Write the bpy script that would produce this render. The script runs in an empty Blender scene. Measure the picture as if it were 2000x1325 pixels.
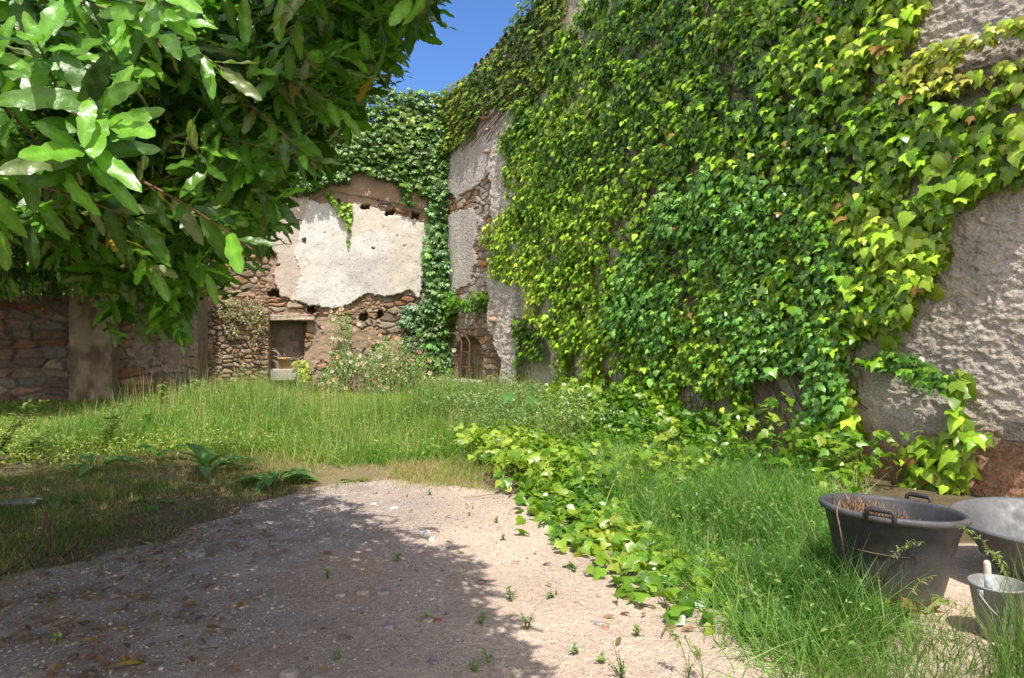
import bpy, math, random
import numpy as np
from mathutils import Vector, Matrix

S = bpy.context.scene
COL = S.collection
R = np.random.default_rng(7)
rad = math.radians

# ---------------------------------------------------------------- camera / light
F, CX, CY, EYE = 1300.0, 1000.0, 662.0, 1.6          # photo pixels (2000 wide), eye height
cd = bpy.data.cameras.new('camera'); cam = bpy.data.objects.new('camera', cd); COL.objects.link(cam)
cam.location = (0, 0, EYE); cam.rotation_euler = (rad(90), 0, 0)
cd.sensor_width = 36; cd.lens = 36 * F / 2000; cd.clip_start = 0.05; cd.clip_end = 2000
S.camera = cam

SUN_EL, SUN_AZ = 62, 173                               # azimuth clockwise from +Y
w = bpy.data.worlds.new('World'); S.world = w; w.use_nodes = True
nt = w.node_tree; bg = nt.nodes['Background']
sk = nt.nodes.new('ShaderNodeTexSky'); sk.sky_type = 'NISHITA'; sk.sun_disc = False
sk.sun_elevation = rad(SUN_EL); sk.sun_rotation = rad(SUN_AZ)
sk.air_density = 1.0; sk.dust_density = 0.3; sk.ozone_density = 2.0
# clear deep blue ahead, unseen whitish fill added behind the camera to lift the shade
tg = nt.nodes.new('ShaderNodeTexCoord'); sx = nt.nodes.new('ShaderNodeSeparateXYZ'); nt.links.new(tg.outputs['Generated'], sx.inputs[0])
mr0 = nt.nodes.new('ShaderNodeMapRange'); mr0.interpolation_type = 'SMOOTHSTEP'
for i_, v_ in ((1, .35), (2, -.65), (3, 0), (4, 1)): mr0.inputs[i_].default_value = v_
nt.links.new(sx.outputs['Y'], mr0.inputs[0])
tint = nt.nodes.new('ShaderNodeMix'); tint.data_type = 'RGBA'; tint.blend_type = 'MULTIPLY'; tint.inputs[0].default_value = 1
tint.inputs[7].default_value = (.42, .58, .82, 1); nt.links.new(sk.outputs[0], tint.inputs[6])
fill0 = nt.nodes.new('ShaderNodeMix'); fill0.data_type = 'RGBA'; fill0.inputs[7].default_value = (5.7, 5.3, 5.3, 1)
nt.links.new(mr0.outputs[0], fill0.inputs[0]); nt.links.new(tint.outputs[2], fill0.inputs[6]); nt.links.new(fill0.outputs[2], bg.inputs[0])
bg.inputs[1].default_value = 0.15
sd = bpy.data.lights.new('sun', 'SUN'); sd.energy = 3.3; sd.angle = rad(0.5); sd.color = (1, .94, .84)
sun = bpy.data.objects.new('sun', sd); COL.objects.link(sun)
SD = Vector((math.sin(rad(SUN_AZ)) * math.cos(rad(SUN_EL)), math.cos(rad(SUN_AZ)) * math.cos(rad(SUN_EL)), math.sin(rad(SUN_EL))))
sun.rotation_euler = SD.to_track_quat('Z', 'Y').to_euler()
S.view_settings.view_transform = 'Standard'; S.view_settings.look = 'None'
S.view_settings.gamma = 1; S.view_settings.exposure = 0.85
S.render.engine = 'CYCLES'
S.cycles.max_bounces = 8; S.cycles.diffuse_bounces = 4; S.cycles.transmission_bounces = 4; S.cycles.glossy_bounces = 2

# ---------------------------------------------------------------- numpy helpers
def hsh(ix, iy, s=0):
    n = (ix.astype(np.int64) * 374761393 + iy.astype(np.int64) * 668265263 + s * 1274126177) & 0x7fffffff
    n = ((n ^ (n >> 13)) * 1274126177) & 0x7fffffff
    n = ((n ^ (n >> 16)) * 2246822519) & 0x7fffffff
    return ((n ^ (n >> 15)) & 0xffffff) / float(0xffffff)
def vnoise(x, y, s=0):
    x = np.asarray(x, float); y = np.asarray(y, float)
    ix = np.floor(x); iy = np.floor(y); fx = x - ix; fy = y - iy
    fx = fx * fx * (3 - 2 * fx); fy = fy * fy * (3 - 2 * fy)
    a = hsh(ix, iy, s); b = hsh(ix + 1, iy, s); c = hsh(ix, iy + 1, s); d = hsh(ix + 1, iy + 1, s)
    return (a * (1 - fx) + b * fx) * (1 - fy) + (c * (1 - fx) + d * fx) * fy
def fbm(x, y, s=0, o=4):
    t = 0; a = .5; n = 0
    for k in range(o):
        t = t + a * vnoise(x * 2 ** k, y * 2 ** k, s + k * 17); n += a; a *= .5
    return t / n                                       # 0..1
def worley(x, y, s=0, j=.85):
    ix = np.floor(x); iy = np.floor(y)
    f1 = np.full(x.shape, 9.); f2 = np.full(x.shape, 9.); idd = np.zeros(x.shape)
    for dx in (-1, 0, 1):
        for dy in (-1, 0, 1):
            cx = ix + dx; cy = iy + dy
            px = cx + .5 + j * (hsh(cx, cy, s) - .5); py = cy + .5 + j * (hsh(cx, cy, s + 1) - .5)
            d = np.hypot(px - x, py - y)
            m = d < f1
            f2 = np.where(m, f1, np.minimum(f2, d)); idd = np.where(m, hsh(cx, cy, s + 2), idd); f1 = np.where(m, d, f1)
    return f1, f2, idd
def sst(a, b, x):
    t = np.clip((x - a) / (b - a), 0, 1); return t * t * (3 - 2 * t)
def pip(px, py, poly):
    px = np.asarray(px, float); py = np.asarray(py, float)
    ins = np.zeros(px.shape, bool); n = len(poly)
    for i in range(n):
        x1, y1 = poly[i]; x2, y2 = poly[(i + 1) % n]
        if y1 == y2: continue
        c = ((y1 > py) != (y2 > py)) & (px < (x2 - x1) * (py - y1) / (y2 - y1) + x1)
        ins ^= c
    return ins
def proj(P):
    y = np.maximum(P[..., 1], .05)
    return CX + F * P[..., 0] / y, CY - F * (P[..., 2] - EYE) / y
def ray(px, py, Y):                                    # photo pixel + depth -> point
    return np.array([(px - CX) / F * Y, Y, EYE - (py - CY) / F * Y])
def gpt(px, py, h=0.0):                                # photo pixel -> ground (x,y)
    Y = (EYE - h) * F / (py - CY); return np.array([(px - CX) / F * Y, Y])
def gpoly(pts): return [tuple(gpt(*p)) for p in pts]
def norm(v): return v / np.maximum(np.linalg.norm(v, axis=-1, keepdims=True), 1e-9)
def frames(y, zh):
    y = norm(y); x = norm(np.cross(y, zh)); z = np.cross(x, y)
    return np.stack([x, y, z], axis=-1)
def lerp(a, b, t): return np.asarray(a) * (1 - t) + np.asarray(b) * t
def sample_poly(poly, n):
    p = np.array(poly); lo = p.min(0); hi = p.max(0); out = []; k = 0
    while k < n:
        q = R.uniform(lo, hi, (n * 2 + 50, 2)); q = q[pip(q[:, 0], q[:, 1], poly)]; out.append(q); k += len(q)
    return np.concatenate(out)[:n]
def gh(x, y):                                          # ground height
    x = np.asarray(x, float); y = np.asarray(y, float)
    return .24 * sst(8.5, 14, y) + .05 * (fbm(x * .5, y * .5, 3) - .5) + .02 * (fbm(x * 3, y * 3, 5) - .5) * sst(20, 16, y)

# ---------------------------------------------------------------- mesh accumulator
class MB:
    def __init__(s): s.v = []; s.c = []; s.l = []; s.t = []; s.n = 0
    def raw(s, V, faces, col):
        V = np.asarray(V, float); k = len(V); col = np.asarray(col, float)
        if col.ndim == 1: col = np.tile(col, (k, 1))
        s.v.append(V); s.c.append(col)
        fl = [i for f in faces for i in f]
        s.l.append(np.array(fl, np.int64) + s.n); s.t.append(np.array([len(f) for f in faces], np.int64)); s.n += k
    def scatter(s, tpl, M, T, col, sc=None):
        """tpl=(V,faces[,shade]); M (n,3,3) T (n,3) col (n,3) sc (n,) or (n,3)"""
        V, faces = tpl[0], tpl[1]
        n, k = len(T), len(V)
        if n == 0: return
        L = np.broadcast_to(V, (n, k, 3))
        if sc is not None:
            sc = np.asarray(sc); L = L * (sc[:, None, None] if sc.ndim == 1 else sc[:, None, :])
        W = np.einsum('nij,nkj->nki', M, L) + T[:, None, :]
        C = np.repeat(np.asarray(col)[:, None, :], k, axis=1)
        if len(tpl) > 2: C = C * tpl[2][None, :, None]
        s.v.append(W.reshape(-1, 3)); s.c.append(C.reshape(-1, 3))
        fl = np.array([i for f in faces for i in f], np.int64); ft = np.array([len(f) for f in faces], np.int64)
        s.l.append((fl[None, :] + (np.arange(n) * k)[:, None]).ravel() + s.n); s.t.append(np.tile(ft, n)); s.n += n * k
    def grid(s, P, col, flip=False):                   # P (a,b,3)
        a, b = P.shape[:2]; i = np.arange(a * b).reshape(a, b)
        q = np.stack([i[:-1, :-1], i[1:, :-1], i[1:, 1:], i[:-1, 1:]], -1).reshape(-1, 4)
        if flip: q = q[:, ::-1]
        c = np.asarray(col); c = np.tile(c, (a * b, 1)) if c.ndim == 1 else c.reshape(-1, 3)
        s.v.append(P.reshape(-1, 3)); s.c.append(c); s.l.append(q.ravel() + s.n); s.t.append(np.full(len(q), 4)); s.n += a * b
    def tube(s, pts, r, col, sides=6, cap=True):
        pts = np.asarray(pts, float); n = len(pts); r = np.broadcast_to(np.asarray(r, float), (n,))
        t = np.gradient(pts, axis=0); t = norm(t)
        h = np.array([0, 0, 1.]) if abs(t[0, 2]) < .9 else np.array([1., 0, 0])
        xs = norm(np.cross(t, h)); ys = np.cross(t, xs)
        a = np.arange(sides) * 2 * np.pi / sides
        P = pts[:, None, :] + r[:, None, None] * (np.cos(a)[None, :, None] * xs[:, None, :] + np.sin(a)[None, :, None] * ys[:, None, :])
        i = np.arange(n * sides).reshape(n, sides); j = np.roll(i, -1, 1)
        fs = np.stack([i[:-1], j[:-1], j[1:], i[1:]], -1).reshape(-1, 4).tolist()
        if cap: fs += [i[0][::-1].tolist(), i[-1].tolist()]
        s.raw(P.reshape(-1, 3), fs, col)
    def box(s, c, sx, sy, sz, col, rot=0, jit=0.0, bev=.0):
        x, y, z = sx / 2, sy / 2, sz / 2; e = bev
        V = []
        if e <= 0:
            V = [(i * x, j * y, k * z) for k in (-1, 1) for i, j in ((-1, -1), (1, -1), (1, 1), (-1, 1))]
            Fc = [(3, 2, 1, 0), (4, 5, 6, 7), (0, 1, 5, 4), (1, 2, 6, 5), (2, 3, 7, 6), (3, 0, 4, 7)]
        else:
            for k, ee in ((-z, e), (-z + e, 0), (z - e, 0), (z, e)):
                for i, j in ((-1, -1), (1, -1), (1, 1), (-1, 1)):
                    V += [(i * (x - ee) - (0 if False else 0), j * (y - ee), k)]
            Fc = [(3, 2, 1, 0), (12, 13, 14, 15)]
            for q in range(3):
                for i in range(4):
                    a = q * 4 + i; b = q * 4 + (i + 1) % 4; Fc.append((a, b, b + 4, a + 4))
        V = np.array(V, float)
        if jit: V = V + R.uniform(-jit, jit, V.shape)
        cr, sr = math.cos(rot), math.sin(rot)
        V = V @ np.array([[cr, sr, 0], [-sr, cr, 0], [0, 0, 1]]) + np.asarray(c)
        s.raw(V, Fc, col)
    def lathe(s, prof, c, col, seg=40, wob=0.0):
        prof = np.asarray(prof, float); a = np.linspace(0, 2 * np.pi, seg + 1)
        P = np.zeros((len(prof), seg + 1, 3))
        P[..., 0] = prof[:, None, 0] * np.cos(a) * (1 + wob * np.sin(2 * a + 1)); P[..., 1] = prof[:, None, 0] * np.sin(a); P[..., 2] = prof[:, None, 1]
        col = np.asarray(col, float)
        if col.ndim == 2: col = np.repeat(col[:, None, :], seg + 1, 1)
        s.grid(P + np.asarray(c), col, flip=True)
    def build(s, name, mat, parent=None, smooth=True, origin=None):
        V = np.concatenate(s.v); L = np.concatenate(s.l); T = np.concatenate(s.t); C = np.concatenate(s.c)
        if origin is not None: V = V - np.asarray(origin)
        me = bpy.data.meshes.new(name)
        me.vertices.add(len(V)); me.loops.add(len(L)); me.polygons.add(len(T))
        me.vertices.foreach_set('co', V.astype(np.float32).ravel())
        me.loops.foreach_set('vertex_index', L.astype(np.int32))
        st = np.concatenate([[0], np.cumsum(T)[:-1]])
        me.polygons.foreach_set('loop_start', st.astype(np.int32)); me.polygons.foreach_set('loop_total', T.astype(np.int32))
        me.polygons.foreach_set('use_smooth', np.full(len(T), smooth))
        at = me.color_attributes.new('col', 'FLOAT_COLOR', 'POINT')
        at.data.foreach_set('color', np.concatenate([np.clip(C, 0, 1), np.ones((len(C), 1))], 1).astype(np.float32).ravel())
        me.update(calc_edges=True); me.validate()
        me.materials.append(mat)
        o = bpy.data.objects.new(name, me); COL.objects.link(o)
        if origin is not None: o.location = origin
        if parent is not None: o.parent = parent
        return o

def tag(o, label=None, cat=None, group=None, kind=None):
    if label: o['label'] = label
    if cat: o['category'] = cat
    if group: o['group'] = group
    if kind: o['kind'] = kind
    return o
def thing(name, label, cat, loc=(0, 0, 0), group=None, rot=(0, 0, 0)):
    o = bpy.data.objects.new(name, None); COL.objects.link(o); o.location = loc; o.rotation_euler = rot
    o.empty_display_size = .1
    return tag(o, label, cat, group)
def put(mb, name, mat, par, smooth=True):              # world-space mesh under an empty (unrotated)
    return mb.build(name, mat, par, smooth, origin=None) if par is None else _off(mb.build(name, mat, par, smooth), par)
def _off(o, par):
    o.matrix_parent_inverse = Matrix.Translation(par.location).inverted(); return o

# ---------------------------------------------------------------- materials
def material(name, rough=.8, spec=.3, noise=(), bump=(), transl=0., tcol=(1.3, 1.5, .45), metal=0., sheen=0., rn=None):
    """base colour = attribute col, times fine value noise; bump from noise octaves"""
    m = bpy.data.materials.new(name); m.use_nodes = True; n = m.node_tree.nodes; l = m.node_tree.links
    b = n['Principled BSDF']; out = n['Material Output']
    a = n.new('ShaderNodeAttribute'); a.attribute_name = 'col'; c = a.outputs['Color']
    tc = n.new('ShaderNodeTexCoord').outputs['Object']
    for scale, lo, hi in noise:
        t = n.new('ShaderNodeTexNoise'); t.inputs['Scale'].default_value = scale; t.inputs['Detail'].default_value = 5
        l.new(tc, t.inputs['Vector'])
        mr = n.new('ShaderNodeMapRange'); mr.inputs[1].default_value = .3; mr.inputs[2].default_value = .7
        mr.inputs[3].default_value = lo; mr.inputs[4].default_value = hi; l.new(t.outputs[0], mr.inputs[0])
        mx = n.new('ShaderNodeVectorMath'); mx.operation = 'SCALE'; l.new(c, mx.inputs[0]); l.new(mr.outputs[0], mx.inputs['Scale']); c = mx.outputs[0]
    l.new(c, b.inputs['Base Color'])
    b.inputs['Roughness'].default_value = rough; b.inputs['Specular IOR Level'].default_value = spec; b.inputs['Metallic'].default_value = metal
    if rn:
        t = n.new('ShaderNodeTexNoise'); t.inputs['Scale'].default_value = rn[0]; l.new(tc, t.inputs['Vector'])
        mr = n.new('ShaderNodeMapRange'); mr.inputs[1].default_value = .3; mr.inputs[2].default_value = .7
        mr.inputs[3].default_value = rn[1]; mr.inputs[4].default_value = rn[2]; l.new(t.outputs[0], mr.inputs[0]); l.new(mr.outputs[0], b.inputs['Roughness'])
    prev = None
    for scale, dist in bump:
        t = n.new('ShaderNodeTexNoise'); t.inputs['Scale'].default_value = scale; t.inputs['Detail'].default_value = 6
        l.new(tc, t.inputs['Vector'])
        bp = n.new('ShaderNodeBump'); bp.inputs['Distance'].default_value = dist; bp.inputs['Strength'].default_value = 1
        l.new(t.outputs[0], bp.inputs['Height'])
        if prev: l.new(prev, bp.inputs['Normal'])
        prev = bp.outputs[0]
    if prev: l.new(prev, b.inputs['Normal'])
    if transl:
        tr = n.new('ShaderNodeBsdfTranslucent'); vm = n.new('ShaderNodeVectorMath'); vm.operation = 'MULTIPLY'
        vm.inputs[1].default_value = tcol; l.new(c, vm.inputs[0]); l.new(vm.outputs[0], tr.inputs['Color'])
        mx = n.new('ShaderNodeMixShader'); mx.inputs[0].default_value = transl
        l.new(b.outputs[0], mx.inputs[1]); l.new(tr.outputs[0], mx.inputs[2]); l.new(mx.outputs[0], out.inputs['Surface'])
    return m
M_wall = material('lime_plaster', .95, .1, noise=[(3, .9, 1.1), (45, .85, 1.15)], bump=[(22, .008), (80, .004)])
M_rough = material('roughcast', .95, .1, noise=[(3, .9, 1.1), (45, .82, 1.18)], bump=[(14, .05), (45, .03), (120, .01)])
M_stone = material('field_stone', .9, .2, noise=[(9, .75, 1.25), (60, .8, 1.2)], bump=[(25, .02), (90, .008)])
M_ground = material('earth', .95, .15, noise=[(1.3, .9, 1.1), (25, .84, 1.16), (160, .55, 1.42), (420, .8, 1.2)], bump=[(30, .02), (150, .008)])
M_peb = material('pebble', .8, .3, noise=[(60, .8, 1.2)])
M_leaf = material('laurel_leaf', .3, .5, noise=[(40, .85, 1.15), (220, .9, 1.1)], transl=.28, rn=(12, .2, .42), bump=[(60, .002)])
M_ivy = material('ivy_leaf', .32, .6, noise=[(30, .85, 1.15)], transl=.3)
M_grass = material('grass_blade', .5, .35, transl=.35)
M_weed = material('weed_leaf', .65, .25, noise=[(40, .85, 1.15)], transl=.3)
M_bark = material('bark', .9, .2, noise=[(30, .7, 1.3)], bump=[(40, .01)])
M_plastic = material('black_rubber', .5, .4, noise=[(4, .7, 1.4), (40, .85, 1.15)], bump=[(6, .004)], rn=(9, .4, .7))
M_zinc = material('galvanised_steel', .5, .5, noise=[(5, .75, 1.2), (35, .88, 1.12)], metal=.4, rn=(14, .5, .75), bump=[(7, .004)])
M_wood = material('weathered_wood', .85, .2, noise=[(14, .7, 1.25), (70, .85, 1.15)], bump=[(50, .006)])
M_rust = material('rusty_iron', .8, .3, noise=[(30, .7, 1.3)])
M_clay = material('terracotta', .85, .2, noise=[(12, .8, 1.2)], bump=[(40, .004)])
M_petal = material('petal', .6, .2, transl=.3, tcol=(1.1, 1, .9))

# ---------------------------------------------------------------- templates
def ivy_tpl(droop=.5, fold=.18, half=((.16, -.12), (.42, -.04), (.50, .30), (.25, .46), (.15, .74))):
    mid = [(0, 0), (0, .34), (0, .66), (0, 1.0)]
    V = []
    for x, y in mid: V.append((x, y))
    for x, y in half: V.append((x, y))
    for x, y in half: V.append((-x, y))
    V = np.array(V); x = V[:, 0]; y = V[:, 1]
    z = -droop * np.maximum(y, 0) ** 2 * .6 - fold * np.abs(x) * (0.3 + y * .5) - .35 * x * x
    V3 = np.stack([x, y, z], 1)
    fs = []
    for o in (4, 9):
        q = [(0, o, o + 1, 1), (1, o + 1, o + 2), (1, o + 2, o + 3, 2), (2, o + 3, o + 4), (2, o + 4, 3)]
        fs += q if o == 4 else [t[::-1] for t in q]
    return V3, [tuple(f) for f in fs]
IVY = ivy_tpl(.8); IVYF = ivy_tpl(.15, .05)
IVYS = [IVY, ivy_tpl(.5, .3, ((.18, -.16), (.46, -.02), (.60, .40), (.26, .42), (.14, .72))), ivy_tpl(1.0, .1, ((.22, -.14), (.46, .04), (.46, .34), (.34, .56), (.2, .78))), ivy_tpl(.3, -.25, ((.14, -.10), (.40, -.12), (.56, .22), (.24, .40), (.17, .70)))]
def long_tpl(n=6, wid=.38, wave=.05, droop=.25, fold=.12, peak=.55):
    t = np.linspace(0, 1, n + 1); V = []; 
    for i, a in enumerate(t):
        wd = wid / 2 * (math.sin(math.pi * a ** (.693 / -math.log(peak)))) ** .75 if 0 < a < 1 else (.012 if a == 0 else .004)
        wd *= 1 + wave * 2 * (1 if i % 2 else -1) * (0 < a < 1)
        for sx in (-1, 0, 1):
            z = -droop * a * a + fold * abs(sx) * wd / (wid / 2) * .6 + (wave * .8 * math.sin(i * 2.4 + sx) if sx else 0)
            V.append((sx * wd, a, z))
    fs = []
    for i in range(n):
        for k in (0, 1):
            a = i * 3 + k; fs.append((a, a + 1, a + 4, a + 3))
    return np.array(V), fs
def laur_tpl(wid, wave, droop, fold, ph, n=14):
    V = []; fs = []
    for i in range(n + 1):
        a = i / n; wd = wid / 2 * math.sin(math.pi * min(max(a, .0), 1) ** .95) ** .5 if 0 < i < n else (.02 if i == 0 else .006)
        for sx in (-1, -.5, 0, .5, 1):
            e = 1 + .09 * math.sin(a * 30 + ph + sx) * abs(sx)
            V.append((sx * wd * e, a, -droop * a * a + fold * abs(sx) * wd + wave * math.sin(a * 17 + ph + sx * 2.2) * abs(sx) * math.sin(math.pi * a)))
        if i:
            for k in range(4): o_ = (i - 1) * 5 + k; fs.append((o_, o_ + 1, o_ + 6, o_ + 5))
    sh = np.tile([.93, 1.0, 1.28, 1.0, .93], n + 1)      # paler midrib
    return np.array(V), fs, sh
LAUR = [laur_tpl(.27, .03, .22, .18, 0), laur_tpl(.31, .03, .4, .12, 2), laur_tpl(.27, .04, -.08, .25, 4), laur_tpl(.33, .035, .1, .05, 5)]
LAURS = long_tpl(4, .34, .02, .25, .1)
LEAFLET = long_tpl(3, .45, 0, .35, .12)
DOCK = long_tpl(8, .46, .03, .75, .14, .5)
def blade_tpl(bend, n=4, wd=1.0):
    V = []; fs = []
    for i in range(n):
        a = i / n; ww = .5 * wd * (1 - a ** 1.6)
        V += [(-ww, bend * a * a, a - .25 * abs(bend) * a * a), (ww, bend * a * a, a - .25 * abs(bend) * a * a)]
    V.append((0, bend, 1 - .25 * abs(bend)))
    for i in range(n - 1): fs.append((2 * i, 2 * i + 1, 2 * i + 3, 2 * i + 2))
    fs.append((2 * n - 2, 2 * n - 1, 2 * n))
    return np.array(V, float), fs
BLADES = [blade_tpl(b) for b in (.1, .35, .65, .95, 1.25, 1.5)]
def ico():
    p = (1 + 5 ** .5) / 2
    V = np.array([(-1, p, 0), (1, p, 0), (-1, -p, 0), (1, -p, 0), (0, -1, p), (0, 1, p), (0, -1, -p), (0, 1, -p), (p, 0, -1), (p, 0, 1), (-p, 0, -1), (-p, 0, 1)], float)
    V /= np.linalg.norm(V[0])
    fs = [(0, 11, 5), (0, 5, 1), (0, 1, 7), (0, 7, 10), (0, 10, 11), (1, 5, 9), (5, 11, 4), (11, 10, 2), (10, 7, 6), (7, 1, 8), (3, 9, 4), (3, 4, 2), (3, 2, 6), (3, 6, 8), (3, 8, 9), (4, 9, 5), (2, 4, 11), (6, 2, 10), (8, 6, 7), (9, 8, 1)]
    return V, fs
ICO = ico()
def sub(tpl):
    V = [tuple(v) for v in tpl[0]]; fs = []; mem = {}
    def mid(a, b):
        k = (min(a, b), max(a, b))
        if k not in mem:
            m = (np.array(V[a]) + np.array(V[b])); m /= np.linalg.norm(m); V.append(tuple(m)); mem[k] = len(V) - 1
        return mem[k]
    for a, b, c in tpl[1]:
        ab, bc, ca = mid(a, b), mid(b, c), mid(c, a); fs += [(a, ab, ca), (b, bc, ab), (c, ca, bc), (ab, bc, ca)]
    return np.array(V), fs
ICO2 = sub(ICO); ICO3 = sub(ICO2)
def rotz(a):
    c, s = np.cos(a), np.sin(a); z = np.zeros_like(a); o = np.ones_like(a)
    return np.stack([np.stack([c, -s, z], -1), np.stack([s, c, z], -1), np.stack([z, z, o], -1)], -2)

# ================================================================= SETTING: ground
def axis(lo, hi, fine, far):
    a = np.arange(lo, hi + 1e-6, fine); b = lo - np.geomspace(1, far, 8)[::-1]; c = hi + np.geomspace(1, far, 8)
    return np.concatenate([b, a, c])
gx = axis(-9, 6, .05, 80); gy = axis(1.5, 16, .05, 80)
GX, GY = np.meshgrid(gx, gy, indexing='ij')
PATH = gpoly([(-900, 1600), (-300, 1180), (120, 1110), (330, 1060), (470, 985), (560, 965), (640, 945), (760, 935), (900, 945), (1010, 965), (1150, 1040), (1310, 1110), (1470, 1170), (1540, 1260), (1680, 1380), (1900, 1900), (0, 2600)])
BARE = gpoly([(1660, 1200), (1800, 1160), (1900, 980), (2100, 960), (2500, 1300), (1900, 1700), (1600, 1400), (1640, 1270)])
wx = GX + .45 * (fbm(GX * 1.6, GY * 1.6, 21) - .5); wy = GY + .45 * (fbm(GX * 1.6, GY * 1.6, 22) - .5)
inp = pip(wx, wy, PATH) | pip(wx, wy, BARE)
gn = fbm(GX * 1.1, GY * 1.1, 30); gf = fbm(GX * 7, GY * 7, 31)
soil = np.array([.14, .105, .06]); sand = np.array([.56, .44, .345])
gc = np.where(inp[..., None], sand * (0.76 + .46 * gn[..., None]), soil * (.7 + .6 * gf[..., None]))
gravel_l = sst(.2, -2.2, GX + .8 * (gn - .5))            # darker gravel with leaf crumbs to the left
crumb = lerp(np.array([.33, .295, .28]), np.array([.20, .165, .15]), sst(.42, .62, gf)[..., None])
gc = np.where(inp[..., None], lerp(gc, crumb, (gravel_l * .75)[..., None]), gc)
org = sst(.58, .72, fbm(GX * .9, GY * .9, 37))[..., None] * .45 * inp[..., None]
gc = lerp(gc, np.array([.50, .34, .23]), org)
thin = (pip(wx, wy, gpoly([(500, 900), (640, 950), (760, 940), (930, 950), (1000, 985), (900, 870), (600, 860)]))[..., None] & ~inp[..., None])
gc = np.where(thin, lerp(gc, [.30, .24, .13], .7), gc)
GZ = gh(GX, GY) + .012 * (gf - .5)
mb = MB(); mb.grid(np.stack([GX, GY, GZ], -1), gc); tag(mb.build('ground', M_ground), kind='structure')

# ================================================================= WALL frames
class Wall:
    def __init__(s, O, d, n): s.O = np.array([O[0], O[1], 0.]); s.d = np.array([d[0], d[1], 0.]) / np.hypot(*d); s.n = np.array([n[0], n[1], 0.]) / np.hypot(*n)
    def P(s, u, v, o=0.0):
        u = np.asarray(u, float)[..., None]; v = np.asarray(v, float)[..., None]; o = np.asarray(o, float)[..., None]
        return s.O + s.d * u + s.n * o + np.array([0, 0, 1.]) * v
    def uv(s, px, py):
        k = (px - CX) / F; Y = (s.O[0] * s.d[1] - s.O[1] * s.d[0]) / (k * s.d[1] - s.d[0])
        X = k * Y; u = (X - s.O[0]) * s.d[0] + (Y - s.O[1]) * s.d[1]
        return u, EYE - (py - CY) / F * Y
    def pt(s, px, py, o=0.0):
        u, v = s.uv(px, py); return s.P(u, v, o)
C0 = (-1.726, 17.0)
WR = Wall(C0, (.534, -.845), (-.845, -.534))             # tall right-hand wall, u grows towards the camera
WB = Wall(C0, (-.958, -.287), (.287, -.958))             # back wall, u grows to the left
def hfield(W, u0, u1, v0, top, res, fn, thick=.5, us=None):
    u = np.linspace(u0, u1, int((u1 - u0) / res) + 1) if us is None else us; nu = len(u); tp = top(u); nv = int((tp.max() - v0) / res) + 1
    t = np.linspace(0, 1, nv); U = np.repeat(u[:, None], nv, 1); V = v0 + t[None, :] * (tp[:, None] - v0)
    off, c = fn(U, V); P = W.P(U, V, off)
    mb = MB(); flip = np.dot(np.cross(W.d, [0, 0, 1.]), W.n) < 0
    mb.grid(P, c, flip=flip)
    B = W.P(U, V, np.full(U.shape, -thick))
    for e, fl in ((np.stack([P[0], B[0]]), flip), (np.stack([B[-1], P[-1]]), flip), (np.stack([P[:, -1], B[:, -1]], 1), flip), (np.stack([B[::max(1, nu - 1)][:, [0, -1]]][0:1])[0], not flip)):
        ce = np.tile(c.reshape(-1, 3).mean(0), (e.shape[0] * e.shape[1], 1)); mb.grid(e, ce, flip=fl)
    return mb
STONES = np.array([[.30, .19, .12], [.26, .17, .115], [.34, .25, .18], [.22, .17, .14], [.36, .22, .13], [.27, .23, .19], [.33, .17, .10], [.25, .20, .15], [.38, .29, .21]])
def stones(U, V, su, sv, s, mort=(.27, .20, .145), depth=.06, warp=.35):
    x = U / su + warp * (fbm(U * 3 + 9, V * 3, s + 50) - .5) * 2; y = V / sv + warp * (fbm(U * 3, V * 3 + 5, s + 51) - .5) * 2
    f1, f2, i = worley(x, y, s)
    e = f2 - f1; st = sst(.03, .2, e)
    c = STONES[(i * 8.99).astype(int)] * (.78 + .5 * hsh(np.floor(i * 9999), np.floor(i * 777), s)[..., None])
    c = c * (.8 + .4 * fbm(U * 22, V * 22, s + 3)[..., None])
    c = lerp(np.array(mort) * (.8 + .4 * fbm(U * 30, V * 30, s + 4)[..., None]), c, st[..., None])
    o = depth * (st * (.45 + .75 * hsh(np.floor(i * 5555), np.floor(i * 333), s + 7)) + .35 * (fbm(U * 12, V * 12, s + 5) - .5))
    return o - depth * .5, c
def pxnoise(W, U, V, amp, fr=3.0, s=90):
    P = W.P(U, V); px, py = proj(P)
    return px + amp * 2 * (fbm(U * fr, V * fr, s) - .5), py + amp * 2 * (fbm(U * fr, V * fr, s + 9) - .5)

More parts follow.
